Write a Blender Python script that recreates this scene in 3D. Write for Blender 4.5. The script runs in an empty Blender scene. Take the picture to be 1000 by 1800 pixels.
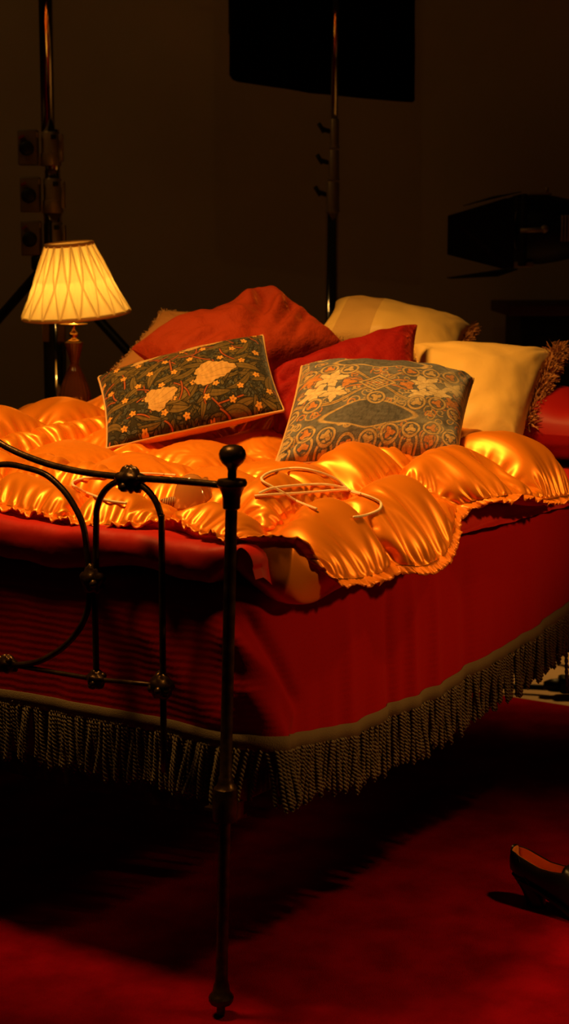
import bpy, math, random
import numpy as np
from mathutils import Matrix, Vector
from mathutils.bvhtree import BVHTree

random.seed(7)
rng = np.random.default_rng(7)
scene = bpy.context.scene
C = scene.collection

# ------------------------------------------------------------------ camera
F, H, HZ = 3004.0, 1.36, 430.0                      # focal length in px of a 1000x1800 frame, eye height, horizon row
PITCH = math.atan((900 - HZ) / F)
cam = bpy.data.cameras.new('camera')
cam.sensor_fit = 'HORIZONTAL'; cam.sensor_width = 36.0; cam.lens = 36.0 * F / 1000.0
cam.dof.use_dof = True; cam.dof.focus_distance = 3.45; cam.dof.aperture_fstop = 10.0
cam.clip_end = 60
camo = bpy.data.objects.new('camera', cam); C.objects.link(camo)
camo.location = (0, 0, H); camo.rotation_euler = (math.pi / 2 - PITCH, 0, 0)
scene.camera = camo

# ------------------------------------------------------------------ colour management, world, lights
scene.view_settings.view_transform = 'Standard'
scene.view_settings.look = 'None'
scene.view_settings.exposure = 0.0
scene.view_settings.gamma = 1.0
scene.view_settings.use_curve_mapping = False
world = bpy.data.worlds.new('world'); scene.world = world; world.use_nodes = True
world.node_tree.nodes['Background'].inputs[0].default_value = (1.0, 0.5, 0.2, 1)
world.node_tree.nodes['Background'].inputs[1].default_value = 0.0016

WARM = (1.0, 0.50, 0.11)
def spot(name, loc, target, energy, size, angle, blend, color=WARM):
    l = bpy.data.lights.new(name, 'SPOT'); l.energy = energy; l.color = color
    l.shadow_soft_size = size; l.spot_size = math.radians(angle); l.spot_blend = blend
    o = bpy.data.objects.new(name, l); C.objects.link(o); o.location = loc
    o.rotation_euler = (Vector(target) - Vector(loc)).to_track_quat('-Z', 'Y').to_euler()
    return o
spot('key_spot', (-0.83, 3.05, 3.1), (0.02, 3.82, 0.85), 470, 0.30, 60, 1.0)
o = spot('side_spot', (3.0, 2.45, 2.1), (0.30, 3.45, 0.69), 170, 0.10, 42, 1.0)
o.scale = (1.0, 0.36, 1.0)                      # cone squashed by scale, no barn doors: lights the bed side, spares the floor
spot('shoe_spot', (1.75, 2.55, 3.3), (0.85, 2.98, 0.0), 185, 0.12, 38, 1.0)
spot('floor_spot', (-1.6, 1.3, 2.8), (-0.75, 2.15, 0.0), 1.6, 0.4, 44, 1.0)
spot('wall_spill', (-2.2, 4.9, 3.6), (0.4, 7.4, 1.0), 17, 0.14, 110, 1.0)
spot('stand_highlight_fill', (0.1, 2.9, 3.9), (-0.1, 6.0, 1.6), 4, 0.022, 62, 0.7)  # added lamp, puts thin highlights on the stand poles and amber lamp base
spot('back_spill', (1.7, 6.5, 1.9), (1.0, 5.55, 0.0), 110, 0.1, 36, 0.9)

# ------------------------------------------------------------------ pixel helpers (directions only; distance from bed planes, floor, depth)
c_, s_ = math.cos(PITCH), math.sin(PITCH)
O = np.array([0, 0, H])
def ray(px, py):
    x = (px - 500) / F; y = -(py - 900) / F
    return np.array([x, c_ + y * s_, -s_ + y * c_])
def atz(px, py, z):
    d = ray(px, py); return O + d * ((z - H) / d[2])
def aty(px, py, Y):
    d = ray(px, py); return O + d * (Y / d[1])
BA = math.radians(33.3)
U = np.array([math.sin(BA), math.cos(BA), 0]); W = np.array([-math.cos(BA), math.sin(BA), 0])
P0 = atz(388, 1785, 0)
BM = Matrix.Translation(Vector(P0)) @ Matrix.Rotation(math.pi / 2 - BA, 4, 'Z')     # bed frame: x along length, y across, z up
def loc(p):
    q = np.asarray(p) - P0; return np.array([q @ U, q @ W, p[2]])
def foot_plane(px, py, s0=0.0):
    d = ray(px, py); k = ((P0 - O) @ U + s0) / (d @ U); return loc(O + k * d)

# ------------------------------------------------------------------ numpy noise
_perm = np.random.default_rng(3).permutation(256).astype(np.int64); _perm = np.concatenate([_perm, _perm, _perm])
_g = np.random.default_rng(5).normal(size=(256, 3)); _g /= np.linalg.norm(_g, axis=1)[:, None]
def noise(x, y, z=0.0):
    x, y, z = np.broadcast_arrays(np.asarray(x, float), np.asarray(y, float), np.asarray(z, float))
    xi, yi, zi = np.floor(x).astype(np.int64), np.floor(y).astype(np.int64), np.floor(z).astype(np.int64)
    xf, yf, zf = x - xi, y - yi, z - zi
    f = lambda t: t * t * t * (t * (t * 6 - 15) + 10)
    u, v, w = f(xf), f(yf), f(zf)
    def gr(a, b, cc):
        h = _perm[_perm[_perm[(xi + a) & 255] + ((yi + b) & 255)] + ((zi + cc) & 255)]
        g = _g[h]; return g[..., 0] * (xf - a) + g[..., 1] * (yf - b) + g[..., 2] * (zf - cc)
    L = lambda a, b, t: a + t * (b - a)
    x00 = L(gr(0, 0, 0), gr(1, 0, 0), u); x10 = L(gr(0, 1, 0), gr(1, 1, 0), u)
    x01 = L(gr(0, 0, 1), gr(1, 0, 1), u); x11 = L(gr(0, 1, 1), gr(1, 1, 1), u)
    return L(L(x00, x10, v), L(x01, x11, v), w) * 1.5
def smooth(e0, e1, x):
    t = np.clip((x - e0) / (e1 - e0), 0, 1); return t * t * (3 - 2 * t)

# ------------------------------------------------------------------ materials
def mat(name, color, rough=0.6, metal=0.0, spec=0.5, sheen=0.0, sheen_tint=None, coat=0.0, aniso=0.0, trans=0.0, ior=1.45):
    m = bpy.data.materials.new(name); m.use_nodes = True
    b = m.node_tree.nodes['Principled BSDF']
    b.inputs['Base Color'].default_value = (*color, 1); b.inputs['Roughness'].default_value = rough
    b.inputs['Metallic'].default_value = metal; b.inputs['Specular IOR Level'].default_value = spec
    b.inputs['Sheen Weight'].default_value = sheen; b.inputs['Sheen Roughness'].default_value = 0.35
    if sheen_tint: b.inputs['Sheen Tint'].default_value = (*sheen_tint, 1)
    b.inputs['Coat Weight'].default_value = coat; b.inputs['Anisotropic'].default_value = aniso
    b.inputs['Transmission Weight'].default_value = trans; b.inputs['IOR'].default_value = ior
    return m
def N(m, t): return m.node_tree.nodes.new(t)
def LK(m, a, b): m.node_tree.links.new(a, b)
def bsdf(m): return m.node_tree.nodes['Principled BSDF']
def add_noise_color(m, c1, c2, scale, detail=4, coord='Object', stretch=(1, 1, 1), lo=0.35, hi=0.65):
    tc = N(m, 'ShaderNodeTexCoord'); mp = N(m, 'ShaderNodeMapping'); mp.inputs['Scale'].default_value = stretch
    nz = N(m, 'ShaderNodeTexNoise'); nz.inputs['Scale'].default_value = scale; nz.inputs['Detail'].default_value = detail
    rp = N(m, 'ShaderNodeValToRGB'); rp.color_ramp.elements[0].position = lo; rp.color_ramp.elements[1].position = hi
    rp.color_ramp.elements[0].color = (*c1, 1); rp.color_ramp.elements[1].color = (*c2, 1)
    LK(m, tc.outputs[coord], mp.inputs[0]); LK(m, mp.outputs[0], nz.inputs['Vector']); LK(m, nz.outputs[0], rp.inputs[0])
    LK(m, rp.outputs[0], bsdf(m).inputs['Base Color'])
def add_bump(m, scale, strength, dist=0.01, detail=3, stretch=(1, 1, 1)):
    tc = N(m, 'ShaderNodeTexCoord'); mp = N(m, 'ShaderNodeMapping'); mp.inputs['Scale'].default_value = stretch
    nz = N(m, 'ShaderNodeTexNoise'); nz.inputs['Scale'].default_value = scale; nz.inputs['Detail'].default_value = detail
    bp = N(m, 'ShaderNodeBump'); bp.inputs['Strength'].default_value = strength; bp.inputs['Distance'].default_value = dist
    LK(m, tc.outputs['Object'], mp.inputs[0]); LK(m, mp.outputs[0], nz.inputs['Vector'])
    LK(m, nz.outputs[0], bp.inputs['Height']); LK(m, bp.outputs[0], bsdf(m).inputs['Normal'])
    return bp
M = {}
M['carpet'] = mat('carpet_pile', (0.3, 0.003, 0.008), 1.0, spec=0.0)
add_noise_color(M['carpet'], (0.20, 0.0015, 0.005), (0.34, 0.003, 0.010), 9, 6); add_bump(M['carpet'], 420, 0.8, 0.006)
M['floor'] = mat('studio_floor', (0.5, 0.33, 0.18), 0.6); add_noise_color(M['floor'], (0.45, 0.30, 0.16), (0.55, 0.37, 0.20), 3)
M['wall'] = mat('studio_wall', (0.42, 0.33, 0.24), 0.9); add_noise_color(M['wall'], (0.38, 0.29, 0.20), (0.44, 0.35, 0.26), 1.2)
M['iron'] = mat('dark_bronze_iron', (0.055, 0.028, 0.012), 0.34, metal=0.75); add_noise_color(M['iron'], (0.035, 0.016, 0.007), (0.10, 0.055, 0.022), 40); add_bump(M['iron'], 160, 0.25, 0.002)
M['spread'] = mat('red_woven_spread', (0.34, 0.004, 0.003), 0.95, spec=0.1, sheen=0.15, sheen_tint=(1, .2, .1))
def knit(m):
    tc = N(m, 'ShaderNodeTexCoord'); sx = N(m, 'ShaderNodeSeparateXYZ'); LK(m, tc.outputs['Object'], sx.inputs[0])
    nz = N(m, 'ShaderNodeTexNoise'); nz.inputs['Scale'].default_value = 14; nz.inputs['Detail'].default_value = 2
    LK(m, tc.outputs['Object'], nz.inputs['Vector'])
    def math_(op, a, b=None):
        n = N(m, 'ShaderNodeMath'); n.operation = op
        for i, v in enumerate((a, b)):
            if v is None: continue
            if isinstance(v, (int, float)): n.inputs[i].default_value = v
            else: LK(m, v, n.inputs[i])
        return n.outputs[0]
    wob = math_('MULTIPLY', nz.outputs[0], 0.014)
    zz = math_('ADD', sx.outputs[2], wob)
    row = math_('SINE', math_('MULTIPLY', zz, 2 * math.pi / 0.0135))
    al = math_('ADD', sx.outputs[0], sx.outputs[1])
    cell = math_('SINE', math_('ADD', math_('MULTIPLY', math_('ADD', al, math_('MULTIPLY', nz.outputs[0], 0.05)), 2 * math.pi / 0.016), math_('MULTIPLY', zz, 170)))
    f2 = N(m, 'ShaderNodeTexNoise'); f2.inputs['Scale'].default_value = 260; LK(m, tc.outputs['Object'], f2.inputs['Vector'])
    sn = N(m, 'ShaderNodeSeparateXYZ'); LK(m, tc.outputs['Normal'], sn.inputs[0])
    fac = math_('ADD', 0.18, math_('MULTIPLY', math_('ABSOLUTE', sn.outputs[0]), 0.82)); row = math_('MULTIPLY', row, fac); cell = math_('MULTIPLY', cell, fac)
    hgt = math_('ADD', math_('ADD', row, math_('MULTIPLY', cell, math_('MULTIPLY', nz.outputs[0], 0.5))), math_('MULTIPLY', f2.outputs[0], 1.6))
    bp = N(m, 'ShaderNodeBump'); bp.inputs['Strength'].default_value = 0.13; bp.inputs['Distance'].default_value = 0.0022
    LK(m, hgt, bp.inputs['Height']); LK(m, bp.outputs[0], bsdf(m).inputs['Normal'])
knit(M['spread'])
M['blanket'] = mat('red_cotton', (0.50, 0.010, 0.004), 0.55, spec=0.35, sheen=0.1); add_bump(M['blanket'], 14, 0.25, 0.02)
M['satin'] = mat('orange_satin', (0.89, 0.250, 0.009), 0.40, metal=0.48, spec=0.5)
M['satin_edge'] = mat('orange_satin_frill', (0.86, 0.23, 0.012), 0.4, metal=0.3, spec=0.5)
M['fringe'] = mat('grey_brown_bullion', (0.14, 0.10, 0.055), 0.6); add_noise_color(M['fringe'], (0.08, 0.058, 0.034), (0.17, 0.125, 0.072), 90)
M['tape'] = mat('grey_brown_braid', (0.15, 0.10, 0.05), 0.85); add_bump(M['tape'], 500, 0.6, 0.002)
def velvet(name, col, sh):
    m = mat(name, col, 0.75, spec=0.15, sheen=0.45, sheen_tint=sh); add_bump(m, 22, 0.6, 0.02, 4)
    return m
M['rust'] = velvet('rust_velvet', (0.30, 0.030, 0.004), (1, .26, .05))
M['redv'] = velvet('red_velvet', (0.25, 0.006, 0.003), (1, .10, .04))
M['red_sateen'] = mat('crimson_sateen', (0.30, 0.005, 0.003), 0.5, spec=0.3)
M['cream'] = mat('gold_cream_silk', (0.80, 0.50, 0.13), 0.5, spec=0.4, sheen=0.15); add_bump(M['cream'], 22, 0.16, 0.015)
M['cream_panel'] = mat('gold_brocade', (0.62, 0.35, 0.09), 0.8); add_bump(M['cream_panel'], 260, 0.6, 0.003)
M['tan'] = mat('tan_linen', (0.42, 0.17, 0.035), 0.8); add_bump(M['tan'], 200, 0.3, 0.003)
M['moss'] = mat('rust_brown_fringe', (0.36, 0.12, 0.03), 0.8); add_noise_color(M['moss'], (0.22, 0.06, 0.014), (0.60, 0.26, 0.08), 60)
def print_mat(name, rough=0.9):
    m = mat(name, (.5, .5, .5), rough, spec=0.15, sheen=0.2)
    at = N(m, 'ShaderNodeAttribute'); at.attribute_name = 'print'; LK(m, at.outputs['Color'], bsdf(m).inputs['Base Color'])
    add_bump(m, 330, 0.5, 0.003)
    return m
M['floral'] = print_mat('olive_floral_tapestry'); M['arab'] = print_mat('grey_gold_tapestry')
M['pipe_tan'] = mat('tan_piping', (0.55, 0.30, 0.10), 0.7)
M['back_cloth'] = mat('terracotta_backing', (0.52, 0.17, 0.035), 0.7)
M['chrome'] = mat('chrome_tube', (0.62, 0.58, 0.52), 0.09, metal=1.0)
M['cast'] = mat('cast_alloy', (0.30, 0.24, 0.17), 0.42, metal=0.35); add_bump(M['cast'], 220, 0.2, 0.002)
M['cast_dark'] = mat('dark_cast_alloy', (0.14, 0.11, 0.075), 0.5, metal=0.2)
M['black'] = mat('black_enamel', (0.006, 0.006, 0.006), 0.5, spec=0.3)
M['blackcloth'] = mat('black_duvetyne', (0.002, 0.002, 0.002), 1.0, spec=0.0)
M['redmark'] = mat('red_lever', (0.20, 0.005, 0.006), 0.5)
M['brass'] = mat('polished_brass', (0.80, 0.48, 0.15), 0.22, metal=1.0)
M['amber'] = mat('amber_glass', (0.16, 0.05, 0.016), 0.05, spec=0.9, trans=0.25, ior=1.55)
M['glossy'] = mat('amber_bakelite', (0.42, 0.16, 0.035), 0.13, spec=0.6, coat=0.5)
M['cord'] = mat('cream_flex', (0.80, 0.60, 0.34), 0.5)
M['coil'] = mat('brown_coil', (0.36, 0.17, 0.06), 0.5)
M['leather'] = mat('black_leather', (0.010, 0.007, 0.005), 0.30, spec=0.5); add_bump(M['leather'], 300, 0.15, 0.002)
M['lining'] = mat('orange_leather_lining', (0.95, 0.36, 0.07), 0.6)
M['wood'] = mat('dark_wood', (0.035, 0.010, 0.006), 0.5); add_noise_color(M['wood'], (0.03, 0.008, 0.005), (0.06, 0.016, 0.010), 6, 5, stretch=(1, 8, 8))
M['label'] = mat('ochre_label', (0.30, 0.18, 0.03), 0.7)
M['pale'] = mat('worn_alloy', (0.34, 0.26, 0.17), 0.5, metal=0.4)
M['bulb'] = mat('lit_bulb', (1, .8, .5), 0.3)
bsdf(M['bulb']).inputs['Emission Color'].default_value = (1, .62, .22, 1); bsdf(M['bulb']).inputs['Emission Strength'].default_value = 8
def shade_mat(name, col, tr):
    m = bpy.data.materials.new(name); m.use_nodes = True; nt = m.node_tree; nt.nodes.remove(nt.nodes['Principled BSDF'])
    d = N(m, 'ShaderNodeBsdfDiffuse'); t = N(m, 'ShaderNodeBsdfTranslucent'); mx = N(m, 'ShaderNodeMixShader')
    d.inputs[0].default_value = (*col, 1); t.inputs[0].default_value = (*col, 1); mx.inputs[0].default_value = tr
    LK(m, d.outputs[0], mx.inputs[1]); LK(m, t.outputs[0], mx.inputs[2])
    LK(m, mx.outputs[0], nt.nodes['Material Output'].inputs[0]); return m
M['shade'] = shade_mat('pleated_cream_silk', (0.90, 0.66, 0.26), 0.62)
_m = M['shade']; _a = N(_m, 'ShaderNodeAttribute'); _a.attribute_name = 'fold'; _r = N(_m, 'ShaderNodeMapRange'); _r.inputs[3].default_value = .66; _r.inputs[4].default_value = .22
LK(_m, _a.outputs['Fac'], _r.inputs[0]); LK(_m, _r.outputs[0], [n_ for n_ in _m.node_tree.nodes if n_.type == 'MIX_SHADER'][0].inputs[0])   # doubled cloth in the folds lets less light through
M['shade_trim'] = shade_mat('cream_trim', (0.70, 0.45, 0.17), 0.25)

# ------------------------------------------------------------------ mesh helpers
def mesh_obj(name, verts, faces, material, parent=None, matrix=None, smooth_=True, mats=None, fmat=None):
    me = bpy.data.meshes.new(name)
    verts = np.asarray(verts, float)
    me.from_pydata(verts.tolist(), [], faces if isinstance(faces, list) else faces.tolist())
    for mm in ([material] if material else []) + (mats or []): me.materials.append(mm)
    if fmat is not None: me.polygons.foreach_set('material_index', np.asarray(fmat, np.int32))
    if smooth_: me.polygons.foreach_set('use_smooth', np.ones(len(me.polygons), bool))
    me.update()
    o = bpy.data.objects.new(name, me); C.objects.link(o)
    if matrix is not None: o.matrix_world = matrix
    if parent is not None: o.parent = parent
    return o
def tag(o, label, cat, group=None, kind=None):
    o['label'] = label; o['category'] = cat
    if group: o['group'] = group
    if kind: o['kind'] = kind
    return o
def struct(o, label=None):
    o['kind'] = 'structure'
    if label: o['label'] = label
    return o
def thing(name, label, cat, matrix=None, group=None):
    o = bpy.data.objects.new(name, None); C.objects.link(o); o.empty_display_size = 0.05
    if matrix is not None: o.matrix_world = matrix
    return tag(o, label, cat, group)
class MB:
    def __init__(s): s.v = []; s.f = []; s.n = 0
    def add(s, v, f):
        v = np.asarray(v, float).reshape(-1, 3); s.v.append(v); s.f += [tuple(int(i) + s.n for i in q) for q in f]; s.n += len(v); return s
    def box(s, cx, cy, cz, sx, sy, sz, rot=None, bev=0.0):
        b = min(bev, sx / 2.01, sy / 2.01, sz / 2.01)
        if b <= 0:
            v = np.array([[x, y, z] for x in (-1, 1) for y in (-1, 1) for z in (-1, 1)], float) * (sx / 2, sy / 2, sz / 2)
            f = [(0, 1, 3, 2), (4, 6, 7, 5), (0, 4, 5, 1), (2, 3, 7, 6), (0, 2, 6, 4), (1, 5, 7, 3)]
        else:
            import bmesh
            bm = bmesh.new(); bmesh.ops.create_cube(bm, size=1.0)
            for q in bm.verts: q.co = (q.co.x * sx, q.co.y * sy, q.co.z * sz)
            bmesh.ops.bevel(bm, geom=bm.edges[:], offset=b, segments=2, affect='EDGES', profile=0.6)
            bm.verts.index_update(); v = np.array([q.co[:] for q in bm.verts]); f = [tuple(q.index for q in fc.verts) for fc in bm.faces]; bm.free()
        if rot is not None: v = v @ np.array(rot.to_3x3()).T
        return s.add(v + (cx, cy, cz), f)
    def tube(s, pts, r, n=10, caps=True, closed=False):
        pts = np.asarray(pts, float); k = len(pts); r = np.broadcast_to(np.asarray(r, float), (k,))
        tg = np.gradient(pts, axis=0)
        if closed: tg = np.roll(pts, -1, 0) - np.roll(pts, 1, 0)
        tg /= np.linalg.norm(tg, axis=1)[:, None] + 1e-12
        ref = np.array([0, 0, 1.0]) if abs(tg[0][2]) < 0.9 else np.array([1.0, 0, 0])
        nn = np.cross(tg[0], ref); nn /= np.linalg.norm(nn); V = []
        for i in range(k):
            nn = nn - tg[i] * (nn @ tg[i]); nn /= np.linalg.norm(nn) + 1e-12
            b = np.cross(tg[i], nn)
            a = np.arange(n) * 2 * math.pi / n
            V.append(pts[i] + r[i] * (np.cos(a)[:, None] * nn + np.sin(a)[:, None] * b))
        f = []
        for i in range(k if closed else k - 1):
            j = (i + 1) % k
            for q in range(n): f.append((i * n + q, i * n + (q + 1) % n, j * n + (q + 1) % n, j * n + q))
        if caps and not closed: f.append(tuple(range(n))[::-1]); f.append(tuple((k - 1) * n + q for q in range(n)))
        return s.add(np.concatenate(V), f)
    def lathe(s, prof, n=28, origin=(0, 0, 0), axis=None, caps=True, rad=None):
        prof = np.asarray(prof, float); a = np.arange(n) * 2 * math.pi / n
        V = np.zeros((len(prof), n, 3))
        for i, (r, z) in enumerate(prof):
            rr = r if rad is None else r * rad(a, z)
            V[i, :, 0] = rr * np.cos(a); V[i, :, 1] = rr * np.sin(a); V[i, :, 2] = z
        f = [(i * n + q, i * n + (q + 1) % n, (i + 1) * n + (q + 1) % n, (i + 1) * n + q) for i in range(len(prof) - 1) for q in range(n)]
        if caps: f.append(tuple(range(n))[::-1]); f.append(tuple((len(prof) - 1) * n + q for q in range(n)))
        v = V.reshape(-1, 3)
        if axis is not None: v = v @ np.array(Vector((0, 0, 1)).rotation_difference(Vector(axis)).to_matrix()).T
        return s.add(v + np.asarray(origin, float), f)
    def ball(s, c, r, n=14, k=9, sc=(1, 1, 1)):
        th = np.linspace(0, math.pi, k); pr = [(math.sin(t) * r + 1e-5, -math.cos(t) * r) for t in th]
        i0 = len(s.v); s.lathe(pr, n); s.v[i0] = s.v[i0] * np.asarray(sc) + np.asarray(c); return s
    def build(s, name, m, parent=None, matrix=None, smooth_=True, auto=None):
        o = mesh_obj(name, np.concatenate(s.v), s.f, m, parent, matrix, smooth_)
        if auto is not None: o.data.set_sharp_from_angle(angle=math.radians(auto))
        return o
def grid_faces(nu, nv, off=0, flip=False):
    i = np.arange(nu - 1)[:, None] * nv + np.arange(nv - 1)[None, :] + off
    q = np.stack([i, i + nv, i + nv + 1, i + 1], -1).reshape(-1, 4)
    return q[:, ::-1] if flip else q
def spline(pts, n=60):
    p = np.asarray(pts, float); k = len(p); P = np.vstack([2 * p[0] - p[1], p, 2 * p[-1] - p[-2]]); out = []
    for i in range(k - 1):
        m = max(2, n // (k - 1)); t = np.linspace(0, 1, m, endpoint=False)[:, None]
        a, b, c, d = P[i], P[i + 1], P[i + 2], P[i + 3]
        out.append(.5 * ((2 * b) + (-a + c) * t + (2 * a - 5 * b + 4 * c - d) * t ** 2 + (-a + 3 * b - 3 * c + d) * t ** 3))
    return np.vstack(out + [p[-1:]])

# ------------------------------------------------------------------ setting
mb = MB().box(0, 3.5, -0.03, 12, 10, 0.04); struct(mb.build('floor', M['floor'], smooth_=False))
mb = MB().box(0, 7.46, 2.2, 12, 0.12, 4.6); struct(mb.build('wall_back', M['wall'], smooth_=False))
g = 60
ss = np.linspace(-3.2, 2.262, g); tt = np.linspace(-2.6, 3.2, g)
S_, T_ = np.meshgrid(ss, tt, indexing='ij')
top = np.stack([S_, T_, 0.0 * S_ + 0.0], -1).reshape(-1, 3); bot = top.copy(); bot[:, 2] = -0.010
rim = [i * g for i in range(g)] + [(g - 1) * g + j for j in range(1, g)] + [i * g + g - 1 for i in range(g - 2, -1, -1)] + [j for j in range(g - 2, 0, -1)]
fs = [tuple(q) for q in grid_faces(g, g)] + [(rim[i], rim[i] + g * g, rim[(i + 1) % len(rim)] + g * g, rim[(i + 1) % len(rim)]) for i in range(len(rim))]
tag(mesh_obj('carpet', np.vstack([top, bot]), fs, M['carpet'], matrix=BM), 'deep red pile carpet laid under the bed and shoe', 'carpet')

# ------------------------------------------------------------------ iron bedstead
BW, BL = 1.36, 1.96
bed = thing('iron_bedstead', 'dark bronze iron bedstead with scrolled foot end and ball finials', 'bed', BM)
def post(t, s, lean):
    prof = [(0.004, 0.0), (0.0075, 0.004), (0.008, 0.022), (0.019, 0.024), (0.0225, 0.030), (0.0225, 0.036), (0.019, 0.041), (0.0155, 0.047), (0.014, 0.060), (0.0115, 0.066),
            (0.0105, 0.12), (0.0105, 0.362), (0.021, 0.366), (0.0225, 0.374), (0.0225, 0.412), (0.0215, 0.418), (0.021, 0.424), (0.0165, 0.428), (0.0135, 0.436), (0.0125, 0.444), (0.0108, 0.447),
            (0.0105, 0.60), (0.0105, 0.916), (0.0150, 0.919), (0.0155, 0.936), (0.018, 0.946), (0.0215, 0.954), (0.0255, 0.958), (0.0262, 0.963), (0.024, 0.968), (0.012, 0.970)]
    mb = MB().lathe(prof, 24)
    fin = [(0.0075, 0.969), (0.0078, 0.976), (0.0075, 0.983), (0.0095, 0.989), (0.0175, 0.996), (0.0225, 1.004), (0.0235, 1.011), (0.0215, 1.018), (0.016, 1.0245), (0.009, 1.027), (0.001, 1.028)]
    fb = MB().lathe(fin, 24)
    for m_ in (mb, fb):
        for v in m_.v: v[:, 1] += t - lean * v[:, 2]; v[:, 0] += s
    p = mb.build('corner_post', M['iron'], bed, auto=35); fb.build('ball_finial', M['iron'], p, auto=40)
    return p
ply = lambda z, t0=0.0: t0 - 0.031 * z
LEAN = 0.031
for s in (0.0, BL):
    post(0.0, s, LEAN); post(BW, s, -LEAN)
def ft(px, py): p = foot_plane(px, py); return (p[1], p[2])
def casting(cs, ct, cz, r, seed, parent, sc=(0.8, 1, 1)):
    # a knuckle casting: a lump of acanthus-like lobes round the joint
    rr = np.random.default_rng(seed); mb = MB()
    th = np.linspace(0, math.pi, 15); ph = np.linspace(0, 2 * math.pi, 29)
    A, B = np.meshgrid(th, ph, indexing='ij')
    R = r * (0.84 + 0.20 * np.abs(np.sin(3 * A + 0.6)) * np.abs(np.cos(2.5 * B + seed)) + 0.16 * noise(np.sin(A) * np.cos(B) * 2.6 + seed, np.sin(A) * np.sin(B) * 2.6, np.cos(A) * 2.6))
    v = np.stack([R * np.sin(A) * np.cos(B) * sc[0] + cs, R * np.sin(A) * np.sin(B) * sc[1] + ct, R * np.cos(A) * sc[2] + cz], -1).reshape(-1, 3)
    mb.add(v, [tuple(q) for q in grid_faces(15, 29)])
    for k in range(5):
        a = rr.uniform(0, 6.28); b = rr.uniform(-.9, .9)
        mb.ball((cs + sc[0] * r * .8 * math.cos(a) * math.cos(b), ct + sc[1] * r * .8 * math.sin(a) * math.cos(b), cz + sc[2] * r * .8 * math.sin(b)), r * .34, 8, 6)
    return mb.build('knuckle_casting', M['iron'], parent)
def end_frame(s):
    cen = 0.685; mir = lambda P: [(2 * cen - t, z) for t, z in P]
    # top rail: level beside the posts, sweeping up towards the middle
    half = [(-0.030 + .02, 0.957), (0.09, 0.957), (0.185, 0.955), (0.28, 0.956), (0.36, 0.963), (0.42, 0.974), (0.465, 0.986), (0.50, 0.999), (0.55, 1.025), (0.60, 1.045), (0.65, 1.056), (0.685, 1.058)]
    full = half + mir(half[:-1])[::-1]
    sp = spline(full, 120)
    MB().tube([(s, t, z) for t, z in sp], 0.0062, 10).build('top_rail', M['iron'], bed)
    for side in (0, 1):
        f = (lambda P: P) if side == 0 else mir
        # narrow arch
        R_ = 0.0735; ac = 0.1935; zc = 0.876
        arch = [(0.121, 0.43), (0.121, 0.70), (0.1205, zc)] + [(ac - R_ * math.cos(a), zc + R_ * math.sin(a)) for a in np.linspace(0.25, math.pi - 0.25, 9)] + [(0.267, zc), (0.270, 0.80), (0.2735, 0.70), (0.2735, 0.58)]
        MB().tube([(s, t, z) for t, z in spline(f(arch), 110)], 0.0058, 10).build('arch_bar', M['iron'], bed)
        # wide scroll loop between the middle knuckle and the centre
        loop = [(0.286, 0.765), (0.2885, 0.80), (0.297, 0.856), (0.317, 0.892), (0.345, 0.922), (0.385, 0.946), (0.435, 0.9555), (0.485, 0.9575), (0.545, 0.945), (0.605, 0.910), (0.650, 0.855), (0.672, 0.765),
                (0.655, 0.690), (0.61, 0.632), (0.55, 0.590), (0.485, 0.578), (0.423, 0.589), (0.375, 0.612), (0.339, 0.638), (0.308, 0.672), (0.290, 0.710), (0.2855, 0.745)]
        lp = spline(f(loop + loop[:1]), 160)[:-1]
        MB().tube([(s, t, z) for t, z in lp], 0.0058, 10, closed=True).build('scroll_loop', M['iron'], bed)
        for i, (t, z, r, sc) in enumerate([(0.190, 0.951, 0.0265, (.8, 1.15, .95)), (0.279, 0.763, 0.025, (.75, .95, 1.15)), (0.2735, 0.578, 0.019, (.8, 1.1, 1)), (0.125, 0.587, 0.024, (.8, 1.05, 1.05)), (0.490, 0.577, 0.020, (.8, 1.2, .9))]):
            casting(s, f([(t, z)])[0][0], z, r, 3 + i + 7 * side, bed, sc)
    MB().tube([(s, 0.125, 0.5875), (s, 0.20, 0.583), (s, 0.2735, 0.578), (s, 0.685, 0.576), (s, 2 * cen - 0.2735, 0.578), (s, 2 * cen - 0.125, 0.5875)], 0.0048, 8).build('lower_rail', M['iron'], bed)
    casting(s, cen, 0.765, 0.02, 40, bed)
    mb = MB().box(s + (0.058 if s < 1 else -.058), BW / 2, 0.362, 0.006, BW - 0.01, 0.042).box(s + (0.078 if s < 1 else -.078), BW / 2, 0.343, 0.04, BW - 0.02, 0.006)
    mb.box(s + (.03 if s < 1 else -.03), 0.0, .37, .06, .02, .03).box(s + (.03 if s < 1 else -.03), BW, .37, .06, .02, .03)
    mb.build('end_rail', M['iron'], bed, smooth_=False)
end_frame(0.0); end_frame(BL)
for t in (0.012, BW - 0.012):
    MB().box(BL / 2, t, 0.392, BL - 0.03, 0.006, 0.04).box(BL / 2, t + (0.016 if t < .5 else -.016), 0.372, BL - 0.03, 0.032, 0.006).build('side_rail', M['iron'], bed, smooth_=False)

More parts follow.
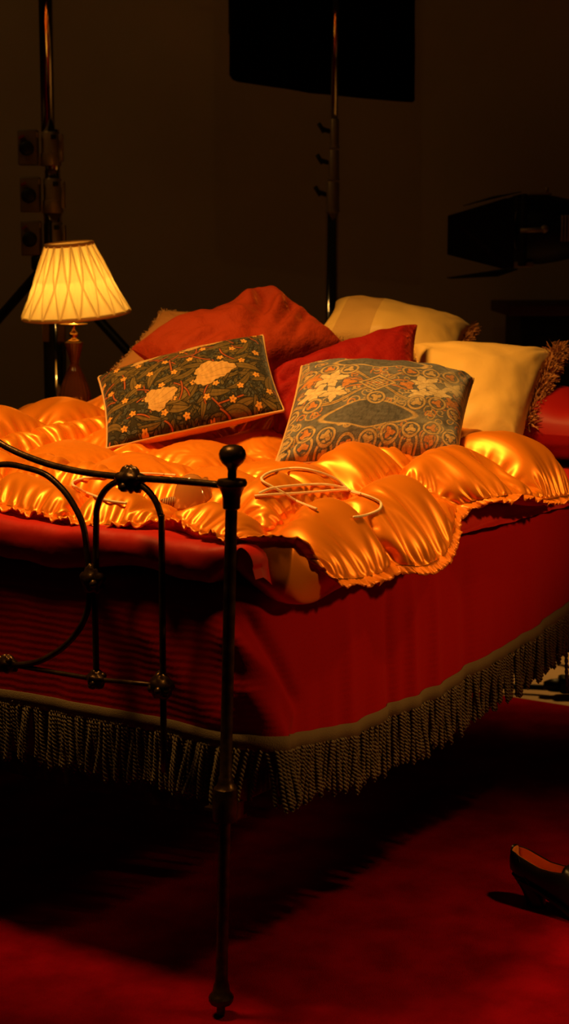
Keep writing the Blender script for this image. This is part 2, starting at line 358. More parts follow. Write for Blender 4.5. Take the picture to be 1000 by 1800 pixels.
# ------------------------------------------------------------------ bedspread with braid and bullion fringe
ZT = 0.765
def hem_z(p):    # p: signed length along the hem, 0 at the near foot corner; >0 along the near side, <0 along the foot
    xs = [-3.6, -1.35, -0.9, -0.51, -0.2, -0.05, 0.0, 0.06, 0.12, 0.2, 0.35, 0.685, 1.02, 1.46, 1.95]
    zs = [0.47, 0.47, 0.50, 0.508, 0.508, 0.506, 0.504, 0.494, 0.478, 0.464, 0.446, 0.445, 0.469, 0.517, 0.54]
    return np.interp(p, xs, zs)
S0, T0, RC = 0.048, -0.028, 0.05          # foot plane, near plane, corner radius
T1 = 1.385
def perim(p):
    """position and outward normal of the drape line in the bed frame"""
    p = np.asarray(p, float)
    q = RC * math.pi / 4
    s = np.empty_like(p); t = np.empty_like(p); ns = np.empty_like(p); nt = np.empty_like(p)
    a = p > q
    s[a] = S0 + RC + (p[a] - q); t[a] = T0; ns[a] = 0; nt[a] = -1
    m = np.abs(p) <= q
    th = p[m] / q * math.pi / 4 + math.pi / 4        # 0 -> foot, pi/2 -> near side
    ns[m] = -np.cos(th); nt[m] = -np.sin(th); s[m] = S0 + RC + RC * ns[m]; t[m] = T0 + RC + RC * nt[m]
    Lf = (T1 - RC) - (T0 + RC)
    b = (p < -q) & (p >= -q - Lf)
    s[b] = S0; t[b] = T0 + RC + (-p[b] - q); ns[b] = -1; nt[b] = 0
    c2 = (p < -q - Lf) & (p >= -3 * q - Lf)
    th = (-p[c2] - q - Lf) / (2 * q) * math.pi / 2
    ns[c2] = -np.cos(th); nt[c2] = np.sin(th); s[c2] = S0 + RC + RC * ns[c2]; t[c2] = T1 - RC + RC * nt[c2]
    d = p < -3 * q - Lf
    s[d] = S0 + RC + (-p[d] - 3 * q - Lf); t[d] = T1; ns[d] = 0; nt[d] = 1
    return s, t, ns, nt
def drape(p, v):
    s, t, ns, nt = perim(p); hz = hem_z(p); z = ZT - v * (ZT - hz)
    o = 0.004 * noise(p * 3.1, z * 2.0, 1.3) + v * (0.006 * noise(p * 9, v * .8, 4.0) + 0.0035 * noise(p * 24, v * .9, 8.0))
    side = smooth(0.15, 0.4, p)
    for pc, wd, am in [(0.30, .030, .006), (0.47, .018, -.006), (0.56, .022, .006), (0.80, .03, -.005), (1.12, .05, .006), (1.4, .03, -.006), (0.66, .02, .004)]:
        o = o + 1.8 * side * am * np.exp(-((p - pc - .03 * v) / wd) ** 2) * smooth(0.0, 0.5, v)
    # the corner: slack cloth pushed out beside the post into one slanting fold
    def ridge(pa, za, pb, zb, w, am, skew=0.0):
        dx, dz = pb - pa, zb - za; L = math.hypot(dx, dz)
        k = np.clip(((p - pa) * dx + (z - za) * dz) / L / L, -0.05, 1.05)
        d = ((p - pa) * dz - (z - za) * dx) / L
        ww = np.where(d > 0, w * (1 - skew), w * (1 + skew))
        return am * np.exp(-(d / ww) ** 2) * smooth(-.05, .25, k) * (1 - smooth(.85, 1.05, k))
    o = o + ridge(-0.06, 0.74, 0.11, 0.50, 0.030, 0.020, -.3) - ridge(-0.02, 0.74, 0.155, 0.52, 0.018, 0.016)
    o = o + ridge(-0.26, 0.72, -0.02, 0.50, 0.045, 0.012) + ridge(-0.02, 0.62, 0.07, 0.46, 0.022, 0.018)
    o = o + 0.018 * np.exp(-((p - 0.07) / .06) ** 2) * v ** 2
    lim = np.where(p < 0.0, 0.030, 0.05)                 # stay inside the foot bars
    o = np.minimum(o, lim)
    rd = smooth(0.0, 0.10, v)                            # rounded top edge
    ins = 0.05 * (1 - np.sqrt(np.clip(1 - (1 - np.clip(v / 0.14, 0, 1)) ** 2, 0, 1)))
    return np.stack([s + ns * (o * rd - ins), t + nt * (o * rd - ins), z], -1)
pp = np.concatenate([np.linspace(-3.42, -0.75, 220), np.linspace(-0.745, 1.6, 560), np.linspace(1.61, 1.93, 30)])
vv = np.concatenate([np.linspace(0, .14, 12)[:-1], np.linspace(.14, 1, 80)])
PG, VG = np.meshgrid(pp, vv, indexing='ij')
dv = drape(PG, VG)
nv_ = len(vv); verts = dv.reshape(-1, 3); faces = [tuple(q) for q in grid_faces(len(pp), nv_)]
topring = [i * nv_ for i in range(len(pp))]
cv = len(verts); verts = np.vstack([verts, [[1.0, 0.68, ZT + 0.004]]])
faces += [(topring[i + 1], topring[i], cv) for i in range(len(pp) - 1)] + [(topring[0], topring[-1], cv)]
spread = mesh_obj('bedspread', verts, faces, M['spread'], matrix=BM)
tag(spread, 'red ribbed bedspread hanging over the bed sides, edged with grey fringe', 'bedspread')
# braid along the hem
def hem_frame(p):
    a = drape(p, np.ones_like(p)); s, t, ns, nt = perim(p); n = np.stack([ns, nt, 0 * ns], -1); return a, n
hp = np.concatenate([np.linspace(-3.40, -0.8, 80), np.linspace(-.79, 1.6, 330), np.linspace(1.61, 1.92, 16)])
ha, hn = hem_frame(hp); TWD = 0.028
rows = np.stack([ha + hn * .0015 + [0, 0, .004], ha + hn * .0042 + [0, 0, .002], ha + hn * .0042 + [0, 0, .004 - TWD], ha - hn * .001 + [0, 0, .003 - TWD], ha - hn * .002 + [0, 0, .003]], 1)
tape = mesh_obj('fringe_braid', rows.reshape(-1, 3), [tuple(q) for q in grid_faces(len(hp), 5)], M['tape'], spread)
tape['label'] = 'grey-brown woven braid'
def rope(length, seed, turns=7):
    rr = np.random.default_rng(seed); n = turns * 7; k = np.linspace(0, 1, n); mb = MB()
    bend = np.stack([0.004 * np.sin(k * 2.3 + seed) * k, 0.003 * np.sin(k * 3.1 + seed * 2) * k, -k * length], -1)
    for h in (0, math.pi):
        a = k * turns * 2 * math.pi + h
        p = bend + np.stack([np.cos(a), np.sin(a), 0 * a], -1) * 0.0027
        mb.tube(p, 0.0024, 5, caps=False)
    mb.tube([bend[-1] + (-.002, 0, 0), bend[-1] + (0, 0, -.003), bend[-1] + (.002, 0, 0)], .002, 5)
    me_o = mb.build('fringe_cord', M['fringe']); me = me_o.data; bpy.data.objects.remove(me_o); return me
ropes = [rope(0.098 + 0.003 * i, i) for i in range(5)]
cp = np.concatenate([np.arange(-0.66, -0.012, 0.0066), np.arange(0.002, 1.53, 0.0077)])
ca, cn = hem_frame(cp)
for i, p in enumerate(cp):
    o = bpy.data.objects.new('fringe_cord', ropes[i % 5]); C.objects.link(o); o.parent = tape
    x = ca[i] + cn[i] * (0.001 + 0.0025 * rng.normal()) + np.array([0, 0, .006 - TWD]); o.location = x
    foot = p < 0.02
    tilt = (0.06 * noise(p * 9, 3.3) + (0.20 * smooth(-.25, 0, p) if foot else -0.22 * math.exp(-((p - .03) / .05) ** 2)))
    ang = math.atan2(cn[i][1], cn[i][0])
    o.rotation_euler = (float(tilt if foot else tilt) + rng.normal() * .05, rng.normal() * .05 + float(.05 * noise(p * 14, 7)), ang + math.pi / 2 if False else rng.uniform(-.3, .3))
    if foot: o.rotation_euler = (-float(tilt) * -1 + rng.normal() * .05, rng.normal() * .05, rng.uniform(0, 6.28) * 0)
    o.scale = (1.12, 1.12, rng.uniform(.92, 1.06))
    if abs(p - 1.349) < .005: o.scale = (1, 1, 1.75)
# fringe out of the camera's view, one piece
mb = MB(); rp = np.concatenate([np.arange(-3.38, -0.665, 0.0105), np.arange(1.535, 1.9, .0105)]); ra, rn = hem_frame(rp)
for i in range(len(rp)):
    x = ra[i] + [0, 0, .006 - TWD]; mb.tube([x, x + (0, 0, -.05), x + (0, 0, -.10)], .0038, 5)
o = mb.build('fringe_run', M['fringe'], tape); o['kind'] = 'stuff'

# ------------------------------------------------------------------ red blanket under the eiderdown
nb, na = 150, 230
# cross-section along t: hem on near side -> up -> across the top ; s from foot to head
sb = np.concatenate([np.linspace(0, 1, 60) ** 1.4 * 0.3, np.linspace(0.3, 1.93, 131)[1:]])
def blanket():
    # profile over the near edge: list of (offset outward from t=0 , drop)
    w = np.linspace(0, 1, nb)
    SS, WW = np.meshgrid(sb, w, indexing='ij')
    drop = np.interp(SS, [0, .05, .10, .16, .25, .5, .9, 1.1, 1.4, 2], [.02, .055, .065, .06, .03, .006, .006, .012, .016, .016])
    zt = np.interp(SS, [0, .06, .2, .6, 2], [.848, .846, .818, .805, .80])
    arc = 0.035
    Ltop = 1.40
    Ltot = drop + arc * math.pi / 2 + Ltop
    l = WW ** 1.5 * Ltot
    t = np.empty_like(l); z = np.empty_like(l)
    a = l < drop
    t[a] = -0.050; z[a] = (zt - arc - (drop - l))[a]
    b = (~a) & (l < drop + arc * math.pi / 2); th = (l - drop) / arc
    t[b] = (-0.050 + arc - arc * np.cos(th))[b]; z[b] = (zt - arc + arc * np.sin(th))[b]
    c2 = ~(a | b); t[c2] = (-0.050 + arc + l - drop - arc * math.pi / 2)[c2]; z[c2] = zt[c2]
    z = z + np.where(c2, 0.010 * noise(SS * 5, t * 5, 2.2) + .006 * noise(SS * 13, t * 9, 5.1), 0)
    t = t - np.where(a, .010 * noise(SS * 9, z * 6, 3.3) + .008 * noise(SS * 22, z * 7, 1), 0) - np.where(a, 0.008 * (1 - l / drop), 0)
    return SS, t, z
SS, tB, zB = blanket()
# foot roll: rows that wrap from the top edge forward, down and back under
roll = []
for th in np.linspace(math.pi / 2, -math.pi / 2 - .5, 34):
    rs = 0.036; lob = 1 + 0.25 * noise(tB[0] * 6, math.sin(th) * .8, 9.0)
    flat = smooth(-0.03, 0.05, tB[0]); kp_ = (math.pi / 2 - th) / (math.pi + .5)
    s_top = 0.058 - (0.034 + .006 * noise(tB[0] * 5, 2.0, th * .3)) * math.cos(th)
    s_r = s_top * flat + (0.058 - .024 * kp_) * (1 - flat)
    z_r = zB[0] + flat * (-rs * (1 - math.sin(th)) * lob + .006 * noise(tB[0] * 11, th * .8, 5))
    roll.append(np.stack([s_r, tB[0], z_r], -1))
roll = np.array(roll)[::-1]
base = np.stack([SS + 0.058, tB, zB], -1)
bl = np.concatenate([roll[:-1], base], 0)
blk = mesh_obj('blanket', bl.reshape(-1, 3), [tuple(q) for q in grid_faces(bl.shape[0], nb)], M['blanket'], matrix=BM)
tag(blk, 'plain red blanket rolled over the foot end beneath the orange eiderdown', 'blanket')

# ------------------------------------------------------------------ orange satin eiderdown
ctrl = [  # flat (a, b) -> bed frame (s, t, z)
    (0.00, 0, .115, -.080, .846), (.06, 0, .165, -.100, .793), (.12, 0, .205, -.115, .772), (.22, 0, .30, -.122, .762), (.30, 0, .375, -.115, .759), (.36, 0, .445, -.088, .757),
    (.44, 0, .500, -.120, .749), (.56, 0, .607, -.122, .767), (.62, 0, .668, -.100, .791), (.70, 0, .765, -.062, .824), (.80, 0, .812, -.115, .842), (1.0, 0, 1.0, -.122, .822),
    (1.10, 0, 1.075, -.120, .806), (1.25, 0, 1.185, -.118, .800), (1.42, 0, 1.275, -.095, .802),
    (0, .10, .065, -.005, .853), (0, .22, .085, .095, .856), (0, .32, .125, .190, .864), (0, .37, .100, .215, .858), (0, .5, .072, .31, .850), (0, .7, .085, .48, .855), (0, .9, .135, .68, .860), (0, 1.2, .16, 1.0, .86), (0, 1.62, .2, 1.41, .83),
    (.3, .22, .37, .10, .850), (.6, .22, .65, .10, .856), (.9, .22, .93, .10, .868), (1.2, .22, 1.18, .10, .858), (1.42, .22, 1.37, .10, .842),
    (.3, .1, .36, -.015, .845), (.6, .1, .635, -.015, .850), (.9, .1, .92, -.015, .866), (1.2, .1, 1.15, -.015, .848), (1.42, .1, 1.32, -.0, .825),
    (.4, .6, .46, .48, .862), (.8, .6, .85, .48, .872), (1.2, .6, 1.22, .48, .872), (1.42, .6, 1.42, .48, .865),
    (.4, 1.0, .50, .88, .885), (.8, 1.0, .89, .88, .915), (1.2, 1.0, 1.25, .88, .905), (1.42, 1.0, 1.42, .88, .89),
    (.4, 1.3, .50, 1.15, .89), (.8, 1.3, .88, 1.15, .91), (1.2, 1.3, 1.25, 1.15, .90), (.4, 1.62, .5, 1.42, .86), (.8, 1.62, .88, 1.44, .87), (1.2, 1.62, 1.25, 1.44, .86), (1.42, 1.62, 1.42, 1.42, .86)]
ctrl = np.array(ctrl); ab = ctrl[:, :2]; tgt = ctrl[:, 2:]
def tps_k(r2): return 0.5 * r2 * np.log(r2 + 1e-12)
Kn = len(ab); A_ = np.zeros((Kn + 3, Kn + 3)); r2 = ((ab[:, None] - ab[None]) ** 2).sum(-1)
A_[:Kn, :Kn] = tps_k(r2) + 1e-5 * np.eye(Kn); A_[:Kn, Kn] = 1; A_[:Kn, Kn + 1:] = ab; A_[Kn, :Kn] = 1; A_[Kn + 1:, :Kn] = ab.T
coef = np.linalg.solve(A_, np.vstack([tgt, np.zeros((3, 3))]))
def tps(a, b):
    sh = a.shape; q = np.stack([a.ravel(), b.ravel()], -1); out = coef[Kn] + q @ coef[Kn + 1:]
    for i in range(Kn): out = out + tps_k(((q - ab[i]) ** 2).sum(-1))[:, None] * coef[i]
    return out.reshape(*sh, 3)
EA, EB = 1.42, 1.62
# stitched seams in flat coordinates: (a0,b0,a1,b1,reach,gather)
seams = [(0, 0, .15, .17, .09, 1.3), (0, EB, .22, 1.42, .11, 1), (EA, 0, 1.22, .29, .11, 1), (EA, EB, 1.2, 1.42, .11, 1),
         (.15, .17, .66, .19, .085, 1.6), (.66, .19, 1.22, .29, .10, 1.6), (.15, .17, .20, 1.14, .09, 1.3), (.20, 1.14, 1.2, 1.14, .11, 1.6), (1.22, .29, 1.2, 1.36, .10, 1),
         (.36, 0, .35, .17, .085, 1.6), (.70, 0, .66, .19, .10, 2.2), (1.02, .03, .97, .24, .10, 1.2),
         (0, .36, .17, .40, .09, 1.3), (0, .62, .18, .64, .10, 1.3), (0, .90, .19, .90, .10, 1.3), (0, 1.16, .20, 1.14, .1, 1),
         (.44, EB, .45, 1.14, .12, 1.6), (.70, EB, .69, 1.14, .12, 1.6), (.93, EB, .92, 1.14, .12, 1.6), (.20, 1.42, 1.2, 1.42, .09, 1), (EA, .6, 1.21, .6, .1, 1), (EA, .95, 1.21, .95, .1, 1),
         (.34, .36, 1.06, .40, .05, .8), (.34, 1.02, 1.06, 1.02, .06, .8), (.34, .36, .34, 1.02, .05, .8), (1.06, .40, 1.06, 1.02, .05, .8),
         (.22, 1.14, .20, 1.42, .1, 1), (.34, .60, 1.06, .60, .06, 1), (.34, .82, 1.06, .82, .07, 1), (.58, .38, .58, 1.02, .06, 1), (.82, .38, .82, 1.02, .07, 1)]

def quilt_sim():
    """let a slack satin sheet, stitched down along the seams, puff up and buckle: returns flat offsets on a fine grid"""
    def excess(A, B):
        inner = smooth(.29, .34, A) * (1 - smooth(1.06, 1.12, A)) * smooth(.32, .37, B) * (1 - smooth(1.02, 1.06, B))
        band = smooth(.19, .22, A) * (1 - smooth(1.18, 1.2, A)) * smooth(.20, .25, B) * (1 - smooth(1.10, 1.13, B)) * (1 - inner)
        return (1.145 - .03 * inner + .02 * band + .09 * noise(A * 4, B * 4, 3.0)).astype(np.float32)
    def pins(A, B, h):
        m = (np.minimum.reduce([A, EA - A, B, EB - B]) < h * .4)
        wx, wy = .020 * noise(A * 6, B * 6, .5), .020 * noise(A * 6, B * 6, 3.5)
        for a0, b0, a1, b1, R, gt in seams:
            dx, dy = a1 - a0, b1 - b0; L = math.hypot(dx, dy); k = np.clip(((A + wx - a0) * dx + (B + wy - b0) * dy) / L, 0, L)
            m |= np.hypot(A + wx - a0 - dx / L * k, B + wy - b0 - dy / L * k) < h * .6
        return m
    P = None
    for h, steps, inner_it in ((.0125, 150, 3), (.00625, 70, 3)):
        nx, ny = int(round(EA / h)) + 1, int(round(EB / h)) + 1
        a = np.linspace(0, EA, nx); b = np.linspace(0, EB, ny); A, B = np.meshgrid(a, b, indexing='ij'); hx, hy = a[1], b[1]
        flat = np.stack([A, B, 0 * A], -1).astype(np.float32); pin = pins(A, B, h); E = excess(A, B)
        if P is None:
            P = flat.copy(); P[..., 2] = .004 + .004 * noise(A * 22, B * 22, 1.0)
        else:
            ia = np.clip(A / oh[0], 0, P.shape[0] - 1.001); ib = np.clip(B / oh[1], 0, P.shape[1] - 1.001); i, j = ia.astype(int), ib.astype(int); u, v = (ia - i)[..., None], (ib - j)[..., None]
            D = P - oflat; D = D[i, j] * (1 - u) * (1 - v) + D[i + 1, j] * u * (1 - v) + D[i, j + 1] * (1 - u) * v + D[i + 1, j + 1] * u * v
            P = (flat + D).astype(np.float32)
        oh = (hx, hy); oflat = flat; fill = (.00040 + .00085 * noise(A * 8, B * 8, 7.0) + .0004 * noise(A * 17, B * 17, 4.0)).astype(np.float32)
        P[pin] = flat[pin]; wv = np.where(pin, 0, 1).astype(np.float32)[..., None]; V = np.zeros_like(P); dg = math.hypot(hx, hy)
        def con(s1, s2, rest, k, only_short=False):
            p, q = P[s1], P[s2]; d = q - p; l = np.sqrt((d * d).sum(-1, keepdims=True)) + 1e-9; w1, w2 = wv[s1], wv[s2]
            c = (l - rest) / l * k
            if only_short: c = np.minimum(c, 0)
            c = c / np.maximum(w1 + w2, 1); P[s1] = p + d * (c * w1); P[s2] = q - d * (c * w2)
        S = slice
        for it in range(steps):
            V *= .90; V[..., 2] += fill * (h / .0125); V *= wv
            old = P.copy(); P = P + V
            for _ in range(inner_it):
                for o in (0, 1):
                    n1 = (nx - o) // 2 * 2; con((S(o, o + n1, 2), S(None)), (S(o + 1, o + n1, 2), S(None)), (hx * E[o:o + n1:2])[..., None], 1.0)
                    n2 = (ny - o) // 2 * 2; con((S(None), S(o, o + n2, 2)), (S(None), S(o + 1, o + n2, 2)), (hy * E[:, o:o + n2:2])[..., None], 1.0)
                for o in (0, 1):
                    n1 = (nx - o) // 2 * 2; e = (dg * E[o:o + n1:2, :-1])[..., None]
                    con((S(o, o + n1, 2), S(0, ny - 1)), (S(o + 1, o + n1, 2), S(1, ny)), e, .35); con((S(o, o + n1, 2), S(1, ny)), (S(o + 1, o + n1, 2), S(0, ny - 1)), e, .35)
                for o in range(4):  # bending: second neighbours kept apart
                    n1 = (nx - o) // 4 * 4
                    con((S(o, o + n1, 4), S(None)), (S(o + 2, o + n1, 4), S(None)), (1.96 * hx * E[o:o + n1:4])[..., None], BEND, True)
                    n2 = (ny - o) // 4 * 4
                    con((S(None), S(o, o + n2, 4)), (S(None), S(o + 2, o + n2, 4)), (1.96 * hy * E[:, o:o + n2:4])[..., None], BEND, True)
                P[..., 2] = np.maximum(P[..., 2], -.004)
            V = P - old
    return P - flat, a, b
BEND = .9

SD, sa_, sb_ = quilt_sim()
def upm(n0, n1):        # cubic upsampling matrix
    x = np.linspace(0, n0 - 1, n1); i = np.clip(np.floor(x).astype(int), 0, n0 - 2); t = x - i; Wm = np.zeros((n1, n0))
    for k, wt in ((-1, -.5 * t + t ** 2 - .5 * t ** 3), (0, 1 - 2.5 * t ** 2 + 1.5 * t ** 3), (1, .5 * t + 2 * t ** 2 - 1.5 * t ** 3), (2, -.5 * t ** 2 + .5 * t ** 3)):
        np.add.at(Wm, (np.arange(n1), np.clip(i + k, 0, n0 - 1)), wt)
    return Wm
na_, nb_ = 2 * len(sa_) - 1, 2 * len(sb_) - 1
SDu = np.einsum('ij,jkc->ikc', upm(len(sa_), na_), np.einsum('ij,kjc->kic', upm(len(sb_), nb_), SD))
ga, gb = np.linspace(0, EA, na_), np.linspace(0, EB, nb_)
def blur(Z, r):
    k = np.exp(-np.linspace(-2, 2, 4 * r + 1) ** 2); k /= k.sum()
    Z = np.apply_along_axis(lambda v: np.convolve(np.pad(v, 2 * r, 'edge'), k, 'valid'), 0, Z); return np.apply_along_axis(lambda v: np.convolve(np.pad(v, 2 * r, 'edge'), k, 'valid'), 1, Z)
sm_ = blur(SDu[..., 2], 5); mixn = (.30 + .35 * (1 - smooth(.16, .26, gb)))[None, :]; SDu[..., 2] = SDu[..., 2] * (1 - mixn) + sm_ * mixn
GA, GB = np.meshgrid(ga, gb, indexing='ij')
MID = tps(GA, GB)
du = np.gradient(MID, axis=0); dw = np.gradient(MID, axis=1)
NR = np.cross(du, dw); NR /= np.linalg.norm(NR, axis=-1)[..., None]
if NR[na_ // 2, nb_ // 2, 2] < 0: NR = -NR
dB = np.minimum.reduce([GA, EA - GA, GB, EB - GB])
prof = lambda d, R: np.sqrt(np.clip(1 - (1 - np.clip(d / R, 0, 1)) ** 2, 0, 1))
hbot = prof(dB, 0.10); HM = .070
inner = smooth(.29, .34, GA) * (1 - smooth(1.06, 1.12, GA)) * smooth(.32, .37, GB) * (1 - smooth(1.02, 1.06, GB))
emb = inner * .0022 * np.abs(noise(GA * 40 + 2 * noise(GA * 15, GB * 15, 9), GB * 40, 7.0))
TOP = tps(GA + SDu[..., 0], GB + SDu[..., 1]) + NR * (SDu[..., 2] * (.95 - .38 * inner) + emb)[..., None]
BOT = MID - NR * (hbot * HM * .62)[..., None]
belly = np.exp(-((GA - .07) / .10) ** 2 - ((GB - .06) / .09) ** 2) * smooth(0, .03, dB)
BOT = BOT + belly[..., None] * np.array([-.012, -.006, -.038])
onbed = smooth(-.035, .03, BOT[..., 1]) * (1 - np.clip(belly * 2, 0, 1))
BOT[..., 2] = np.where(onbed > 0, np.maximum(BOT[..., 2], .80 * onbed + BOT[..., 2] * (1 - onbed)), BOT[..., 2])
BOT[..., 2] = np.minimum(BOT[..., 2], TOP[..., 2])
ev = np.vstack([TOP.reshape(-1, 3), BOT.reshape(-1, 3)])
flip = np.cross(TOP[na_ // 2 + 1, nb_ // 2] - TOP[na_ // 2, nb_ // 2], TOP[na_ // 2, nb_ // 2 + 1] - TOP[na_ // 2, nb_ // 2])[2] < 0
ef = np.vstack([grid_faces(na_, nb_, 0, flip), grid_faces(na_, nb_, na_ * nb_, not flip)])
eid = mesh_obj('eiderdown', ev, ef, M['satin'], matrix=BM)
tag(eid, 'puffy orange satin eiderdown with frilled edge spread over the bed', 'eiderdown')
# frilled edging
def edge_pts():
    n1, n2 = 900, 1000
    A = np.concatenate([np.linspace(0, EA, n1)[:-1], np.full(n2 - 1, EA), np.linspace(EA, 0, n1)[:-1], np.zeros(n2 - 1)])
    B = np.concatenate([np.zeros(n1 - 1), np.linspace(0, EB, n2)[:-1], np.full(n1 - 1, EB), np.linspace(EB, 0, n2)[:-1]])
    return A, B
eA, eB = edge_pts()
e0 = tps(eA, eB); ins_ = tps(np.clip(eA, .02, EA - .02), np.clip(eB, .02, EB - .02)); outw = e0 - ins_; outw /= np.linalg.norm(outw, axis=1)[:, None]
tan_ = np.roll(e0, -1, 0) - np.roll(e0, 1, 0); tan_ /= np.linalg.norm(tan_, axis=1)[:, None]
nrm = np.cross(tan_, outw)
ln = np.concatenate([[0], np.cumsum(np.linalg.norm(np.diff(e0, axis=0), axis=1))])
w1 = noise(ln * 62, 1.5) + .6 * noise(ln * 130, 4.5); w2 = noise(ln * 48, 9.5)
rws = []
for k, (f, am) in enumerate([(-.2, 0.001), (.25, .004), (.65, .008), (1.0, .0105)]):
    rws.append(e0 + outw * (f * (.021 + .006 * w2))[:, None] + nrm * (am * w1)[:, None] + tan_ * (am * .7 * noise(ln * 75, 3.0))[:, None])
rws = np.array(rws).transpose(1, 0, 2)
rws = np.vstack([rws, rws[:1]])
fr = mesh_obj('frill', rws.reshape(-1, 3), [tuple(q) for q in grid_faces(len(rws), 4)], M['satin_edge'], eid)
sm = fr.modifiers.new('solid', 'SOLIDIFY'); sm.thickness = .0025; sm.offset = 0
fr['label'] = 'gathered satin frill along the edge'
BMn = np.array(BM)
def to_world(v): return v @ BMn[:3, :3].T + BMn[:3, 3]
sub = TOP[::4, ::4]; bvh = BVHTree.FromPolygons(to_world(sub.reshape(-1, 3)).tolist(), grid_faces(sub.shape[0], sub.shape[1]).tolist())
def on_quilt(px, py, lift=0.0):
    d = ray(px, py); h, n, i, dist = bvh.ray_cast(Vector(O), Vector(d).normalized())
    if h is None: return None
    return np.array(h) + np.array([0, 0, lift])

# ------------------------------------------------------------------ cushions
def cushion(w, h, T, seed, n=(90, 80), dent=0.0, wrk=1.0, back=0.85, pinch=.07, power=.42, creases=()):
    x = np.linspace(-1, 1, n[0]); y = np.linspace(-1, 1, n[1]); Ug, Vg = np.meshgrid(x, y, indexing='ij')
    ex = lambda q: .8 * q + .2 * np.sin(q * math.pi / 2)
    u, v = ex(Ug), ex(Vg)
    X = w / 2 * u * (1 - pinch * (1 - v ** 2) * u ** 2); Y = h / 2 * v * (1 - pinch * (1 - u ** 2) * v ** 2)
    p = (np.clip(1 - u ** 2, 0, 1) * np.clip(1 - v ** 2, 0, 1)) ** power
    edge = np.minimum((1 - np.abs(u)) * w / 2, (1 - np.abs(v)) * h / 2)
    al = np.where((1 - np.abs(u)) * w < (1 - np.abs(v)) * h, v * h / 2, u * w / 2 + 3)
    wv = np.zeros_like(u)
    for sx in (-1, 1):
        for sy in (-1, 1):
            dx, dy = (X - sx * w / 2), (Y - sy * h / 2); r = np.hypot(dx, dy); a = np.arctan2(dy, dx)
            wv += .010 * np.exp(-r / .10) * smooth(0, .03, r) * noise(a * 3.4 + seed, r * 5, sx + 2 * sy + seed)
    wv += np.exp(-edge / .05) * smooth(0, .01, edge) * .006 * noise(al * 22 + seed, edge * 4, seed * 1.3)
    wv += .010 * noise(X * 7 + seed, Y * 7, 1.7) + .0045 * noise(X * 16, Y * 16 + seed, 3.1)
    Z = T / 2 * p + wrk * wv * smooth(0, .04, edge)
    for (u0, v0, u1, v1, cw, cd) in creases:
        dx, dy = (u1 - u0) * w / 2, (v1 - v0) * h / 2; L2 = dx * dx + dy * dy; kx = ((X - u0 * w / 2) * dx + (Y - v0 * h / 2) * dy) / L2; kc = np.clip(kx, 0, 1)
        dd = np.hypot(X - u0 * w / 2 - kc * dx, Y - v0 * h / 2 - kc * dy); Z = Z - cd * (np.exp(-(dd / cw) ** 2) - .5 * np.exp(-((dd - 2 * cw) / cw) ** 2)) * (1 - .7 * kc) * smooth(0, .03, edge)
    if dent: Z = Z - dent * np.exp(-((u - .1) ** 2 / .12 + (v - .1) ** 2 / .3)) * smooth(0, .05, edge)
    Zb = -back * T / 2 * p
    sag = -.04 * h * (1 - v ** 2) * (1 - u ** 2)
    fv = np.stack([X, Y + sag, Z], -1); bv = np.stack([X, Y + sag, Zb], -1)
    V = np.vstack([fv.reshape(-1, 3), bv.reshape(-1, 3)])
    Fc = np.vstack([grid_faces(n[0], n[1]), grid_faces(n[0], n[1], n[0] * n[1], True)])
    idx = [(i, 0) for i in range(n[0])] + [(n[0] - 1, j) for j in range(1, n[1])] + [(i, n[1] - 1) for i in range(n[0] - 2, -1, -1)] + [(0, j) for j in range(n[1] - 2, 0, -1)]
    rimp = np.array([fv[i, j] for i, j in idx])
    return V, Fc, (X, Y, u, v), rimp
def make_cushion(name, label, Mx, w, h, T, seed, m, n=(90, 80), backm=None, quad=None, **kw):
    """quad: four corners (TL, TR, BR, BL) as pixel + depth; the cloth is stretched between them"""
    warpf = None
    if quad is not None:
        P = np.array([aty(*q) for q in quad]); cen = P.mean(0)
        ex = (P[1] + P[2] - P[0] - P[3]); ex /= np.linalg.norm(ex); ey = (P[0] + P[1] - P[2] - P[3]); ey -= ex * (ey @ ex); ey /= np.linalg.norm(ey); ez = np.cross(ex, ey)
        w = (np.linalg.norm(P[1] - P[0]) + np.linalg.norm(P[2] - P[3])) / 2; h = (np.linalg.norm(P[0] - P[3]) + np.linalg.norm(P[1] - P[2])) / 2
        R = np.stack([ex, ey, ez], 1); Q = (P - cen) @ R
        Mx = Matrix.Translation(Vector(cen)) @ Matrix(R.tolist()).to_4x4()
        def warpf(V):
            a = V[:, :1] / w + .5; b = V[:, 1:2] / h + .5
            base = Q[0] * (1 - a) * b + Q[1] * a * b + Q[2] * a * (1 - b) + Q[3] * (1 - a) * (1 - b)
            return base + V * [0, 0, 1]
    V, Fc, uv, rim_ = cushion(w, h, T, seed, n, **kw)
    if warpf: V = warpf(V); rim_ = warpf(rim_)
    fm = None; mats = None
    if backm: mats = [backm]; k = (n[0] - 1) * (n[1] - 1); fm = np.concatenate([np.zeros(k), np.ones(k)])
    o = mesh_obj(name, V, Fc, m, matrix=Mx, mats=mats, fmat=fm); tag(o, label, 'cushion', 'cushions heaped at the head of the bed')
    return o, uv, rim_
def add_piping(o, rim_, r, m, zoff=0.0):
    k = np.concatenate([[0], np.cumsum(np.linalg.norm(np.diff(rim_, axis=0), axis=1))]); t = np.linspace(0, k[-1], 260)
    p = np.stack([np.interp(t, k, rim_[:, i]) for i in range(3)], -1); p[:, 2] += zoff + .0015 * noise(t * 30, 2.0)
    MB().tube(p, r, 7, closed=True).build('piping', m, o)
